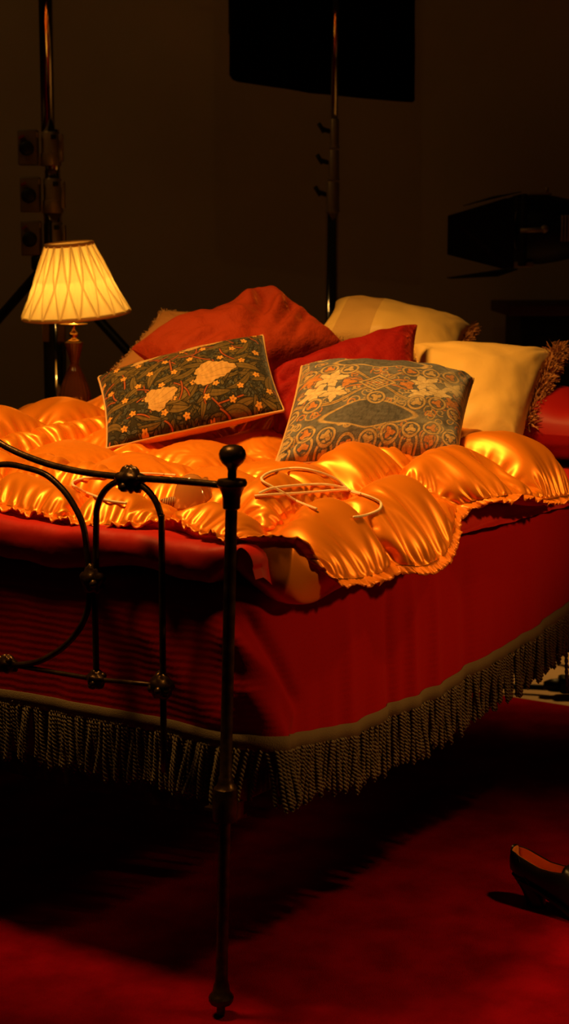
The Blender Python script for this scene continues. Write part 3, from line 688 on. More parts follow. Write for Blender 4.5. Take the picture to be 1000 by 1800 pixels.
def add_fringe(o, rim_, m, length, per_m, seed, sides=None, wd=.0011, spread_=.5, fwd=0.0):
    rr = np.random.default_rng(seed)
    k = np.concatenate([[0], np.cumsum(np.linalg.norm(np.diff(rim_, axis=0), axis=1))]); cnt = int(k[-1] * per_m); t = rr.uniform(0, k[-1], cnt)
    P = np.stack([np.interp(t, k, rim_[:, i]) for i in range(3)], -1)
    cen = rim_.mean(0); hx, hy = np.abs(rim_[:, 0]).max(), np.abs(rim_[:, 1]).max()
    dr = np.where((np.abs(P[:, 0]) / hx > np.abs(P[:, 1]) / hy)[:, None], np.stack([np.sign(P[:, 0]), 0 * t, 0 * t], -1), np.stack([0 * t, np.sign(P[:, 1]), 0 * t], -1))
    keep = np.ones(cnt, bool)
    if sides is not None:
        keep = np.zeros(cnt, bool)
        for sname in sides:
            ax, sg = {'r': (0, 1), 'l': (0, -1), 't': (1, 1), 'b': (1, -1)}[sname]; keep |= dr[:, ax] * sg > .5
    P, dr = P[keep], dr[keep]; cnt = len(P)
    d1 = dr + [0, 0, fwd] + rr.normal(size=(cnt, 3)) * spread_; d1 /= np.linalg.norm(d1, axis=1)[:, None]
    d2 = d1 + rr.normal(size=(cnt, 3)) * .7; d2 /= np.linalg.norm(d2, axis=1)[:, None]
    L = length * rr.uniform(.6, 1.15, cnt)[:, None]
    sd = np.cross(d1, rr.normal(size=(cnt, 3))); sd /= np.linalg.norm(sd, axis=1)[:, None]; 
    a, b, c2 = P - dr * .004, P + d1 * L * .55, P + d1 * L * .55 + d2 * L * .5
    V = np.stack([a - sd * wd, a + sd * wd, b - sd * wd, b + sd * wd, c2 - sd * wd * .6, c2 + sd * wd * .6], 1).reshape(-1, 3)
    i = np.arange(cnt)[:, None] * 6; Fq = np.vstack([i + [0, 1, 3, 2], i + [2, 3, 5, 4]])
    f = mesh_obj('fringe', V, Fq, m, o, smooth_=False); f['kind'] = 'stuff'; return f

# colour prints, worked out on the cloth's own coordinates
def set_print(o, colf, colb):
    col = np.vstack([colf.reshape(-1, 3), colb.reshape(-1, 3)]); col = np.hstack([col, np.ones((len(col), 1))])
    at = o.data.color_attributes.new('print', 'FLOAT_COLOR', 'POINT'); at.data.foreach_set('color', col.astype(np.float32).ravel())
def paint(col, mask, c): mask = np.clip(mask, 0, 1)[..., None]; col[:] = col * (1 - mask) + np.asarray(c) * mask
def floral(X, Y, w, h):
    rr = np.random.default_rng(12); col = np.zeros(X.shape + (3,)); col[:] = (.030, .026, .016)
    aa = .0013; gx, gy = X[:, 0], Y[0, :]
    def win(x, y, R):      # only touch the cloth around the motif
        i0, i1 = np.searchsorted(X[:, X.shape[1] // 2], [x - R * 1.15, x + R * 1.15]); j0, j1 = np.searchsorted(Y[Y.shape[0] // 2], [y - R * 1.15, y + R * 1.15])
        return slice(max(i0 - 2, 0), i1 + 2), slice(max(j0 - 2, 0), j1 + 2)
    def leaf(x, y, L, wd, an, cv, c, vein):
        sl = win(x, y, L + .012); Xs, Ys, cs = X[sl], Y[sl], col[sl]
        if Xs.size == 0: return
        ca, sa = math.cos(an), math.sin(an); lx = (Xs - x) * ca + (Ys - y) * sa; ly = -(Xs - x) * sa + (Ys - y) * ca - cv * lx * lx
        q = np.clip(1 - (lx / L) ** 2, 0, 1); e = wd * q ** .8 - np.abs(ly); inside = np.abs(lx) < L
        paint(cs, inside * smooth(-.0018, -.0008, e), (.012, .010, .007)); paint(cs, inside * smooth(0, aa, e), c)
        paint(cs, inside * smooth(0, aa, e) * (1 - smooth(.0003, .0010, np.abs(ly))) * vein, (.026, .022, .012))
    for k in range(1500):
        x, y = rr.uniform(-w / 2, w / 2), rr.uniform(-h / 2, h / 2); L = rr.uniform(.006, .0105)
        c = (.080, .078, .062) if rr.random() < .6 else (.125, .088, .030)
        leaf(x, y, L, L * .40, rr.uniform(0, 3.14), 0, np.array(c) * rr.uniform(.75, 1.25), .9)
    for k in range(95):
        x, y = rr.uniform(-w / 2, w / 2), rr.uniform(-h / 2, h / 2); L = rr.uniform(.022, .045)
        leaf(x, y, L, L * rr.uniform(.18, .26), rr.normal() * .7 + .3, rr.uniform(-10, 10), np.array((.125, .078, .022)) * rr.uniform(.75, 1.2), .9)
    for k in range(46):
        x, y = rr.uniform(-w / 2, w / 2), rr.uniform(-h / 2, h / 2); an = rr.uniform(0, 6.28); cv = rr.uniform(-14, 14); L = rr.uniform(.012, .032)
        ca, sa = math.cos(an), math.sin(an); lx = (X - x) * ca + (Y - y) * sa; ly = -(X - x) * sa + (Y - y) * ca - cv * lx * lx
        e = .0022 - np.abs(ly); ins = (np.abs(lx) < L)
        paint(col, ins * smooth(-.002, -.001, e), (.02, .012, .008)); paint(col, ins * smooth(0, aa, e), (.34, .075, .016))
    for k in range(46):
        x = -w / 2 + w * ((k * .618) % 1) + rr.uniform(-.01, .01); y = -h / 2 + h * ((k + .5) / 46)
        r = np.hypot(X - x, Y - y); a = np.arctan2(Y - y, X - x); R = .0078 * (1 + .22 * np.cos(5 * a + k))
        paint(col, smooth(-.0022, -.001, R - r), (.02, .014, .008)); paint(col, smooth(0, aa, R - r), (.58, .27, .045)); paint(col, smooth(0, .0012, .0023 - r), (.28, .08, .018))
        paint(col, smooth(0, aa, R - r) * (1 - smooth(.1, .3, np.abs(np.cos(2.5 * a + k / 2)))) * .6, (.25, .08, .02))
    for (x, y, R, an, sq) in [(-.072, -.055, .046, .6, .85), (.060, -.015, .060, .3, .66), (.050, .112, .056, .1, .34), (-.090, .112, .046, .2, .28)]:
        ca, sa = math.cos(an), math.sin(an); lx = (X - x) * ca + (Y - y) * sa; ly = (-(X - x) * sa + (Y - y) * ca) / sq
        r = np.hypot(lx, ly); a = np.arctan2(ly, lx); Rr = R * (.84 + .13 * np.cos(3 * a + 1) + .05 * np.cos(7 * a + 2) + .03 * np.cos(17 * a + 1))
        e = Rr - r; paint(col, smooth(-.003, -.0015, e), (.02, .014, .008)); paint(col, smooth(0, aa, e), (.46, .26, .080))
        fan = np.hypot(lx + R * .9, ly - R * .25); fa = np.arctan2(ly - R * .25, lx + R * .9)
        vein = (1 - smooth(.05, .16, np.abs(np.sin(fa * 9 + .7 * np.sin(fan * 60))))) * smooth(.012, .02, fan)
        paint(col, vein * smooth(0, .003, e) * .75, (.16, .075, .025)); paint(col, smooth(0, .01, e) * smooth(.2, .6, noise(X * 90, Y * 90, 3)) * .35, (.42, .20, .06))
    return col * (1 + .25 * noise(X * 150, Y * 40, 1)[..., None])
def arabesque(X, Y, w, h):
    col = np.zeros(X.shape + (3,)); col[:] = (.125, .118, .115); col *= (1 + .35 * noise(X * 70, Y * 70, 2)[..., None])
    gold, org, pale, dark = (.42, .28, .12), (.46, .18, .05), (.54, .40, .21), (.065, .07, .085)
    def line(d, wd, c, o=True):
        if o: paint(col, smooth(wd * 1.9, wd * 1.3, d) * .7, dark)
        paint(col, smooth(wd * 1.1, wd * .6, d), c)
    def ring(x, y, R, wd, c): line(np.abs(np.hypot(X - x, Y - y) - R), wd, c)
    def blob(x, y, R, n, ph, c, am=.32, vein=True):
        r = np.hypot(X - x, Y - y); a = np.arctan2(Y - y, X - x); e = R * (1 + am * np.cos(n * a + ph) + .08 * np.cos(3 * n * a)) - r
        paint(col, smooth(-.004, -.002, e) * .8, dark); paint(col, smooth(-.0005, .0012, e), c)
        if vein: paint(col, smooth(0, .002, e) * (1 - smooth(.06, .2, np.abs(np.sin(n * a / 2 + ph / 2 + math.pi / 2)))) * .55, (.22, .10, .03))
    rr = np.random.default_rng(4)
    # small scrolling ground
    for k in range(260):
        x, y = rr.uniform(-w / 2, w / 2), rr.uniform(-h / 2, h / 2)
        R = rr.uniform(.008, .015); a = np.arctan2(Y - y, X - x); r = np.hypot(X - x, Y - y); ph = rr.uniform(0, 6.28)
        paint(col, smooth(.0022, .001, np.abs(r - R * (.45 + .55 * ((a + ph) % 6.283) / 6.283))), gold if k % 3 else org)
    # two dark spindle panels
    for cx, cy in ((-.015, .118), (-.015, -.100)):
        e = 1 - np.abs((X - cx) / .095) ** 1.3 - np.abs((Y - cy) / .036) ** 1.6
        paint(col, smooth(-.30, -.18, e), gold); paint(col, smooth(-.10, -.04, e), (.105, .100, .098))
        paint(col, smooth(0, .1, e) * smooth(.1, .5, noise(X * 120, Y * 60, 8)) * .6, (.055, .055, .06))
    # crossing ribbon bands with the lozenge in the middle
    for sg in (1, -1):
        d = np.abs(Y - .008 - sg * .068 * np.sin((X + .012) * 14.5)); line(d, .0050, gold); paint(col, smooth(.0016, .0006, d), (.2, .1, .035))
        d = np.abs(Y - .008 - sg * (.30 * (X + .012))); line(np.where(np.abs(X + .012) < .07, d, 9), .0032, org)
    for R, wd in ((.034, .0040), (.020, .0028), (.010, .0022)): line(np.abs(np.abs(X + .012) * .85 + np.abs(Y - .008) - R), wd, gold if R > .015 else pale)
    # vine leaves either side
    for x, y, R, n, ph in [(-.120, .040, .030, 5, .4), (-.150, -.010, .027, 5, 1.4), (-.105, -.022, .024, 5, 2.2), (-.078, .010, .015, 3, 0), (-.165, .050, .020, 5, 2), (.095, .030, .030, 5, 2.4), (.130, -.012, .028, 5, 1.0), (.090, -.028, .022, 5, .2), (.058, .008, .015, 3, 3.1), (.165, .035, .024, 5, 0), (.170, -.040, .018, 5, 1)]:
        blob(x, y, R, n, ph, pale if R > .02 else org)
    for row, yy in ((-1, -.172), (1, .176), (-1, -.142), (1, .080), (-1, -.062)):
        for k in range(9):
            x = -.195 + k * .047 + (.018 if row > 0 else 0); y = yy + .010 * math.sin(k * 2.1)
            if abs(x + .015) < .10 and (abs(y - .118) < .045 or abs(y + .10) < .045): continue
            ring(x, y, .0185, .0030, gold); blob(x, y, .0100, 3, k * 1.3, org if k % 2 else gold, .35, False)
    col *= (1 + .30 * noise(X * 50, Y * 120, 6) + .2 * noise(X * 160, Y * 160, 3))[..., None]
    wear = smooth(.05, .7, noise(X * 9, Y * 22, 12)) * .45 * smooth(-.05, .12, X); paint(col, wear, (.40, .34, .22))
    return np.clip(col, .01, 1)

# flat red pillows at the head, under the heap
for i, (s, t, lab) in enumerate([(1.74, .27, 'plain red pillow lying flat beneath the fringed gold cushion'), (1.74, 1.02, 'plain red pillow lying flat under the far side of the cushion heap')]):
    Mx = BM @ Matrix.Translation((s, t, .895)) @ Matrix.Rotation(math.pi / 2, 4, 'Z')
    o, _, _ = make_cushion('red_pillow', lab, Mx, .72, .42, .22, 3 + i, M['red_sateen'], dent=.01); o['category'] = 'pillow'; o['group'] = 'flat red pillows under the heap'

# gold cushion at the back
o, uv, rm = make_cushion('gold_cushion', 'gold silk cushion with brocade band, rearmost, behind the red velvet one', None, 0, 0, .17, 11, M['cream'], n=(110, 90), quad=[(590, 530, 4.95), (828, 574, 4.9), (800, 660, 4.62), (553, 592, 4.7)])
fm = np.zeros(len(o.data.polygons), np.int32); o.data.materials.append(M['cream_panel'])
k = (110 - 1) * (90 - 1); ui = (uv[2][:-1, :-1]).ravel(); fm[:k] = ((ui > -.80) & (ui < -.28)).astype(np.int32); o.data.polygons.foreach_set('material_index', fm)
add_fringe(o, rm, M['moss'], .030, 5000, 2, sides='rb', wd=.0015); 
# tan cushion
o, uv, rm = make_cushion('tan_cushion', 'tan linen cushion with short frayed edge, leaning behind the rust velvet one', None, 0, 0, .13, 12, M['tan'], quad=[(286, 548, 4.75), (425, 556, 4.8), (330, 700, 4.58), (185, 668, 4.52)])
add_fringe(o, rm, M['pipe_tan'], .012, 1500, 3)
# rust velvet
o, uv, rm = make_cushion('rust_velvet_cushion', 'rust orange crushed velvet cushion with its peaked corner highest in the heap', None, 0, 0, .19, 13, M['rust'], wrk=2.2, creases=[(.55, .35, .05, -.4, .024, .026), (.70, -.05, .2, -.6, .016, .018), (.75, -.35, .4, -.8, .014, .014), (-.75, -.3, -.1, -.1, .016, .012)], quad=[(230, 613, 4.42), (485, 521, 4.70), (604, 604, 4.45), (330, 692, 4.2)])
# gold cushion right
o, uv, rm = make_cushion('gold_cushion', 'plain gold cream cushion with thick rust fringe, at right of the heap', None, 0, 0, .20, 14, M['cream'], n=(110, 90), wrk=1.1, quad=[(726, 606, 4.46), (976, 620, 4.5), (910, 800, 4.16), (745, 800, 4.14)])
add_fringe(o, rm, M['moss'], .042, 11000, 4, sides='r', spread_=.7, wd=.0016, fwd=.7); add_fringe(o, rm, M['cream'], .006, 900, 5, sides='t').name = 'frayed_edge'
# red velvet
o, uv, rm = make_cushion('red_velvet_cushion', 'crimson velvet cushion behind the grey tapestry cushion, corner pointing up', None, 0, 0, .17, 15, M['redv'], wrk=1.8, creases=[(-.7, .3, .2, .1, .018, .016), (-.9, -.2, -.2, .2, .016, .014)], quad=[(462, 668, 4.22), (734, 571, 4.36), (738, 700, 4.1), (478, 792, 4.0)])
# floral tapestry
n = (360, 260)
o, uv, rm = make_cushion('floral_cushion', 'olive tapestry cushion printed with cream and orange flowers and leaves', None, 0, 0, .13, 16, M['floral'], n=n, backm=M['back_cloth'], wrk=.7, pinch=.04, quad=[(173, 663, 4.1), (462, 590, 4.18), (499, 722, 3.96), (188, 789, 3.86)])
set_print(o, floral(uv[0], uv[1], .42, .30), np.zeros(n + (3,)) + .1); add_piping(o, rm, .0035, M['pipe_tan'])
# grey gold tapestry
n = (360, 320)
o, uv, rm = make_cushion('tapestry_cushion', 'grey and gold arabesque tapestry cushion, frontmost, on the eiderdown', None, 0, 0, .18, 17, M['arab'], n=n, wrk=1.1, pinch=.03, power=.38, quad=[(531, 645, 3.98), (831, 666, 4.04), (802, 802, 3.72), (484, 818, 3.66)])
set_print(o, arabesque(uv[0], uv[1], .43, .40), arabesque(uv[0] + .05, uv[1], .43, .40)); add_piping(o, rm, .0045, M['pipe_tan'])

# ------------------------------------------------------------------ telephone with cream flex
pb = on_quilt(340, 884)
if pb is None: pb = aty(340, 884, 3.05)
px_m = pb[1] / F
tel = thing('telephone', 'glossy amber brown rounded telephone with cream flex lying on the eiderdown', 'telephone', Matrix.Translation(Vector(pb)))
R1 = 36 * px_m
th = np.linspace(0, 1, 16)
mb = MB().lathe([(R1 * (1 - .02 * t) * math.cos(t * math.pi / 2) ** .9 + 1e-4, -.012 + (.012 + 52 * px_m) * math.sin(t * math.pi / 2) ** 1.0) for t in th], 36)
for v in mb.v: v[:, 1] *= .9; v[:, 0] -= 3 * px_m
mb.build('dome_body', M['glossy'], tel)
MB().box(24 * px_m, 0.004, 13 * px_m, 22 * px_m, 46 * px_m, 62 * px_m, Matrix.Rotation(math.radians(-17), 4, 'Y'), bev=.007).build('end_cap', M['glossy'], tel)
MB().box(52 * px_m, -.012, 4 * px_m, 26 * px_m, .012, .004, Matrix.Rotation(math.radians(24), 4, 'Y'), bev=.0015).build('trim_strip', M['cord'], tel)
k = np.linspace(0, 1, 90); cz = np.stack([-(30 + 26 * k) * px_m, 0 * k - .01, .006 - .006 * k], -1)
cz += np.stack([0 * k, np.cos(k * 40) * .008, np.sin(k * 40) * .008], -1)
MB().tube(cz, .0022, 6).build('coiled_cord', M['coil'], tel)
def flex(pts, name='flex'):
    q = spline(pts, 160); P = []; last = None
    for x, y in q:
        h = on_quilt(x, y)
        if h is not None: P.append(h)
    P = np.array(P); ker = np.ones(9) / 9
    Pz = np.pad(P, ((4, 4), (0, 0)), 'edge'); P = np.stack([np.convolve(Pz[:, i], ker, 'valid') for i in range(3)], -1)
    P[:, 2] += .0062
    MB().tube(P - pb, .0027, 8).build(name, M['cord'], tel)
flex([(310, 841), (270, 838), (235, 838), (190, 842), (150, 846), (131, 851), (128, 858), (142, 867), (165, 877), (190, 886), (225, 891)])
flex([(445, 878), (480, 875), (520, 873), (580, 868), (610, 867), (640, 875), (664, 885), (670, 893), (664, 903), (640, 912), (620, 915)])
flex([(560, 902), (520, 886), (500, 873), (480, 862), (461, 851), (462, 843), (480, 834), (520, 828), (556, 834), (592, 848), (616, 869), (636, 874)])
flex([(455, 873), (478, 864), (520, 859), (568, 857), (608, 863)])

# ------------------------------------------------------------------ bedside table and lamp
LX = aty(130, 600, 4.9)
TZ = 0.80
tb = thing('bedside_table', 'small dark wooden bedside table behind the far side of the bed', 'table', BM @ Matrix.Translation((1.43, 1.60, 0)))
MB().box(0, 0, TZ - .012, .38, .34, .024, bev=.005).build('table_top', M['wood'], tb)
MB().box(0, 0, TZ - .07, .33, .29, .09).build('apron', M['wood'], tb, smooth_=False)
for sx in (-1, 1):
    for sy in (-1, 1):
        MB().lathe([(.010, 0), (.013, .05), (.015, .4), (.018, TZ - .11)], 12, (sx * .15, sy * .13, 0)).build('leg', M['wood'], tb)
kp = 4.9 / F
lamp = thing('table_lamp', 'lit table lamp with pleated cream shade and fluted amber base', 'lamp', Matrix.Translation((LX[0], LX[1], TZ)))
zz = lambda py: aty(130, py, 4.9)[2] - TZ
flute = lambda a, z: 1 + .10 * np.abs(np.cos(a * 10))
pr = [(30 * kp, 0.0), (31 * kp, .012), (28 * kp, .02), (24 * kp, .026)]
MB().lathe(pr, 36).build('foot', M['brass'], lamp)
body = [(20, .024), (25, zz(716)), (26, zz(700)), (25, zz(690)), (22, zz(678)), (17, zz(665)), (12, zz(652)), (8, zz(643)), (7, zz(637)), (9, zz(628)), (12, zz(616)), (14, zz(606)), (14.5, zz(602)), (12, zz(600))]
MB().lathe([(r * kp, z) for r, z in spline([(r, z) for r, z in body], 60)], 72, rad=flute).build('fluted_body', M['amber'], lamp)
MB().lathe([(r * kp, zz(y)) for r, y in [(12, 601), (12, 598), (6, 596), (5, 592), (8, 590), (8.5, 587), (6, 584), (3.5, 581), (3, 573), (24, 570.5), (24.5, 569.5), (24, 568.5), (4, 569.5), (3, 566), (3, 545), (6, 543), (6, 515), (4, 513)]], 30).build('brass_stem', M['brass'], lamp)
# shade, a little askew
sh = Matrix.Translation((0, 0, zz(496))) @ Matrix.Rotation(math.radians(4.0), 4, 'Y').inverted() @ Matrix.Rotation(math.radians(4.5), 4, 'X')
zb, zt_ = -56 * kp, 66 * kp; rb, rt = 93 * kp, 41 * kp; off = 6.0 * kp
def shade_surface(nA=720, nZ=70, inset=0.0):
    a = np.linspace(0, 2 * math.pi, nA, endpoint=False); z = np.linspace(0, 1, nZ); Z, A = np.meshgrid(z, a, indexing='ij')
    r = rb + (rt - rb) * Z
    ncell = 18; D = 2 * math.pi / ncell; ph = (A % D) / D - .5            # -0.5..0.5 in the cell
    dl = np.interp(Z, [0, .30, .42, .52, 1], [.48, .16, .02, .10, .44])
    dline = np.abs(np.abs(ph) - dl) * D * r
    ridge = np.exp(-(dline / .0026) ** 2) * .0040
    global FOLD
    FOLD = np.clip(np.exp(-(dline / .0026) ** 2) + .45 * (Z > .5) * (np.abs(ph) > dl) + .30 * (Z <= .45) * (np.abs(ph) < dl) * 0, 0, 1)
    fine = .0006 * np.cos(A * ncell * 4) * smooth(.45, .9, Z)
    puff = .0035 * np.cos(ph * 2 * math.pi) * (1 - smooth(.35, .6, Z)) * -1
    r = r + ridge + fine + puff - inset
    return np.stack([r * np.cos(A) + (off if False else 0), r * np.sin(A), zb + (zt_ - zb) * Z], -1)
sv = shade_surface(); nz, nA = sv.shape[:2]
f = [(i * nA + j, i * nA + (j + 1) % nA, (i + 1) * nA + (j + 1) % nA, (i + 1) * nA + j) for i in range(nz - 1) for j in range(nA)]
shade = mesh_obj('pleated_shade', sv.reshape(-1, 3), f, M['shade'], lamp); shade.matrix_parent_inverse = Matrix.Identity(4); shade.matrix_local = sh
fa = shade.data.attributes.new('fold', 'FLOAT', 'POINT'); fa.data.foreach_set('value', FOLD.astype(np.float32).ravel())
for z_, r_ in ((zb, rb), (zt_, rt)):
    MB().lathe([(r_ + .0005, z_ - .006), (r_ + .0035, z_ - .005), (r_ + .0035, z_ + .004), (r_ + .0005, z_ + .005), (r_ - .002, z_), (r_ + .0005, z_ - .006)], 90, caps=False).build('trim_band', M['shade_trim'], shade)
MB().ball((0, 0, zz(505)), .022, 16, 10).build('bulb', M['bulb'], lamp)
pl = bpy.data.lights.new('lamp_light', 'POINT'); pl.energy = 3.0; pl.color = (1, .60, .13); pl.shadow_soft_size = .03
plo = bpy.data.objects.new('lamp_light', pl); C.objects.link(plo); plo.parent = lamp; plo.location = (0, 0, zz(515))

# ------------------------------------------------------------------ wind-up stand behind the lamp
SY = 5.7; k5 = SY / F
b0 = aty(92, 500, SY); st = thing('crank_stand', 'tall chrome wind-up light stand with three crank boxes behind the lamp', 'light stand', Matrix.Translation((b0[0], SY, 0)))
zs = lambda py: aty(92, py, SY)[2]
xs = lambda px: aty(px, 400, SY)[0] - b0[0]
def tube_v(name, px, r, y0, y1, m, par=st, n=20): return MB().lathe([(r * k5, zs(y0) if y0 is not None else 0.06), (r * k5, zs(y1))], n, (xs(px), 0, 0)).build(name, m, par)
tube_v('mast_section', 88, 12, 232, -420, M['chrome']); tube_v('mast_section', 94.5, 13, 316, 228, M['chrome']); tube_v('mast_section', 94, 14, 392, 300, M['chrome']); tube_v('mast_section', 93, 16, None, 375, M['chrome'])
for i, (ya, yb, cx) in enumerate([(232, 292, 92), (314, 375, 94), (390, 452, 94)]):
    cb = MB().lathe([(17 * k5, zs(yb)), (18 * k5, zs(yb - 2)), (18 * k5, zs(yb - 22)), (16 * k5, zs(yb - 23)), (16 * k5, zs(ya + 2)), (15 * k5, zs(ya))], 24, (xs(cx), 0, 0)).build('collar', M['cast'], st, auto=40)
    MB().box(xs(cx + 19), -.01, zs((ya + yb) / 2 - 2), 7 * k5, 14 * k5, 46 * k5, bev=.003).build('bracket', M['cast'], cb)
    MB().box(xs(cx + 8), -20 * k5, zs(ya + 10), 9 * k5, 8 * k5, 8 * k5, bev=.002).build('catch', M['black'], cb)
    bx = MB().box(xs(cx - 38), -.01, zs((ya + yb) / 2 - 2), 34 * k5, 26 * k5, 60 * k5, bev=.006).build('crank_box', M['cast_dark'], st)
    MB().lathe([(12.5 * k5, 0), (12.5 * k5, .012), (10 * k5, .016)], 28, (xs(cx - 39), -.01 - 13 * k5, zs((ya + yb) / 2)), axis=(0, -1, 0)).build('crank_disc', M['black'], bx)
    MB().box(xs(cx - 48), -.01 - 14 * k5, zs(ya + 10), 10 * k5, 3 * k5, 3.5 * k5, Matrix.Rotation(-.5, 4, 'Y')).build('release_lever', M['redmark'], bx, smooth_=False)
    MB().box(xs(cx - 21), -.01 - 10 * k5, zs(ya + 6), 4 * k5, 5 * k5, 9 * k5, bev=.001).build('pin', M['pale'], bx)
    MB().box(xs(cx - 20), 0, zs(yb - 8), 14 * k5, 10 * k5, 14 * k5).build('link_arm', M['cast'], bx, smooth_=False)
MB().lathe([(24 * k5, zs(475)), (26 * k5, zs(470)), (26 * k5, zs(452)), (20 * k5, zs(448))], 24, (xs(80), 0, 0)).build('leg_hub', M['black'], st)
hubz = zs(462)
for an in (200, -8, 95):
    d = np.array([math.cos(math.radians(an)), math.sin(math.radians(an)), 0])
    a = np.array([xs(82), 0, hubz]); e = a + d * 1.18; e[2] = .02
    lg = MB().tube([a, e], 8.5 * k5, 10).build('tripod_leg', M['black'], st)
    MB().ball(e, .022, 12, 8, (1.2, 1.2, .7)).build('rubber_foot', M['black'], lg)
    mid = a * .35 + e * .65; MB().tube([mid, (xs(92), 0, .30)], 4.5 * k5, 8).build('leg_brace', M['black'], st)
for px in (79, 106): MB().box(xs(px), -.02, zs(583), 12 * k5, .03, 34 * k5, bev=.002).build('ochre_label', M['label'], st)
MB().box(xs(84), -.005, zs(640), 20 * k5, .05, 160 * k5, bev=.004).build('mast_sleeve', M['black'], st); MB().box(xs(106), 0, zs(640), 10 * k5, .03, 160 * k5, bev=.003).build('mast_sleeve', M['black'], st)

# ------------------------------------------------------------------ grip stand with black flag
SY = 6.1; k5 = SY / F
b0 = aty(585, 300, SY); gs = thing('grip_stand', 'chrome grip stand with three ribbed sleeves standing before the black flag', 'light stand', Matrix.Translation((b0[0], SY, 0)))
zs = lambda py: aty(585, py, SY)[2]
xs = lambda px: aty(px, 400, SY)[0] - b0[0]
def seg(name, pxb, pxt, r, y0, y1, m):
    z0 = .10 if y0 is None else zs(y0); return MB().tube([(xs(pxb), 0, z0), (xs(pxt), 0, zs(y1))], r * k5, 20).build(name, m, gs)
seg('mast_section', 586.5, 590, 6, 215, -330, M['chrome']); seg('mast_section', 582, 583, 11, None, 372, M['chrome'])
for i, (ya, yb, cx, r) in enumerate([(209, 262, 587, 8), (264, 318, 586, 9.5), (320, 374, 584.5, 11.5)]):
    sl = MB().lathe([(r * k5, zs(yb)), ((r + 1) * k5, zs(yb - 1)), ((r + 1) * k5, zs(yb - 5)), (r * k5, zs(yb - 6)), (r * k5, zs(ya + 2)), ((r - 1) * k5, zs(ya))], 24, (xs(cx), 0, 0)).build('riser_sleeve', M['cast'], gs, auto=40)
    MB().tube([(xs(cx - r), 0, zs(ya + 22)), (xs(cx - r - 14), -.01, zs(ya + 18))], 4 * k5, 8).tube([(xs(cx - r - 20), -.012, zs(ya + 8)), (xs(cx - r - 10), -.012, zs(ya + 24))], 3.6 * k5, 8).build('wing_knob', M['black'], sl)
for an in (215, 335, 95):
    d = np.array([math.cos(math.radians(an)), math.sin(math.radians(an)), 0]); lg = MB().tube([np.array([xs(582), 0, .34]), d * .12 + [0, 0, .30], d * .55 + [0, 0, .03]], .012, 10).build('turtle_leg', M['chrome'], gs)
arm = MB().tube([(xs(590), 0, zs(-300)), (xs(590) - .42, .10, zs(-300))], .008, 10).build('grip_arm', M['chrome'], gs)
MB().lathe([(.03, 0), (.03, .03)], 20, (xs(590), -.02, zs(-300)), axis=(0, 1, 0)).build('grip_head', M['cast'], arm)
FY = 6.28
fl = thing('flag', 'black cloth lighting flag hanging in the dark above the cushions', 'flag', Matrix.Translation(Vector(aty(566, 100, FY))))
fo = aty(566, 100, FY)
nu, nv2 = 60, 40; P = []
for i in range(nu):
    x = 403 + (731 - 403) * i / (nu - 1)
    yb = np.interp(x, [403, 406, 411, 418, 450, 500, 545, 600, 660, 700, 722, 729, 731], [132, 138, 142, 144, 149, 156, 164, 169, 175, 178.5, 180, 180, 176])
    for j in range(nv2):
        y = -300 + (yb + 300) * j / (nv2 - 1); xx = x + (3 if x > 700 else 0) * (1 - j / nv2) * (-1) * 0 - (2.5 if i == nu - 1 else 0) * (j / nv2)
        xx += (2.5 - 2.5 * j / nv2) * (-1 if i < nu / 2 else 1) * 0
        q = aty(xx, y, FY); P.append([q[0] - fo[0], .012 * float(noise(x * .02, y * .012, 2)), q[2] - fo[2]])
fc = mesh_obj('flag_cloth', P, grid_faces(nu, nv2), M['blackcloth'], fl); so = fc.modifiers.new('s', 'SOLIDIFY'); so.thickness = .004
tl, tr = aty(403, -300, FY) - fo, aty(731, -300, FY) - fo
MB().tube([tl, tr], .006, 8).tube([tl, aty(404, 60, FY) - fo], .005, 8).build('flag_frame', M['black'], fl)
MB().tube([tl * .6 + tr * .4, (tl * .6 + tr * .4) + (0, -.08, .02)], .006, 8).build('flag_pin', M['chrome'], fl)

# ------------------------------------------------------------------ studio lamp with barn doors (switched off)
SY = 5.9; k5 = SY / F
so_ = aty(960, 405, SY)
sl = thing('studio_light', 'black unlit studio spotlight with barn doors hanging at right', 'studio light', Matrix.Translation((so_[0], SY, 0)))
Z0 = so_[2]; q = lambda px, py, dy=0.0: np.array([(px - 960) * k5, dy, Z0 + (405 - py) * k5])
ax = (1, 0, 0)
MB().lathe([(52 * k5, -50 * k5), (58 * k5, -48 * k5), (60 * k5, -44 * k5), (60 * k5, -8 * k5), (56 * k5, 18 * k5), (50 * k5, 45 * k5), (42 * k5, 62 * k5), (20 * k5, 72 * k5)], 32, (0, 0, Z0 + 2 * k5), axis=ax).build('housing', M['black'], sl, auto=35)
MB().box(-47 * k5, 0, Z0, 10 * k5, 122 * k5, 122 * k5, bev=.006).build('front_frame', M['black'], sl)
MB().lathe([(50 * k5, 0), (46 * k5, 4 * k5), (30 * k5, 9 * k5), (1 * k5, 12 * k5)], 32, (-44 * k5, 0, Z0), axis=(-1, 0, 0)).build('lens', mat('fresnel_glass', (.03, .03, .03), .12, spec=.8), sl)
def leaf(name, pts, th=.003):
    P = np.array(pts); n = np.cross(P[1] - P[0], P[2] - P[0]); n /= np.linalg.norm(n); k = len(P)
    V = np.vstack([P + n * th / 2, P - n * th / 2]); f = [tuple(range(k)), tuple(range(2 * k - 1, k - 1, -1))] + [(i, i + k, (i + 1) % k + k, (i + 1) % k) for i in range(k)]
    return mesh_obj(name, V, f, M['black'], sl, smooth_=False)
hw = 60 * k5
leaf('barn_door', [q(897, 348, -hw), q(782, 381, -hw - .03), q(782, 446, -hw - .03), q(878, 470, -hw), q(897, 469, -hw)])
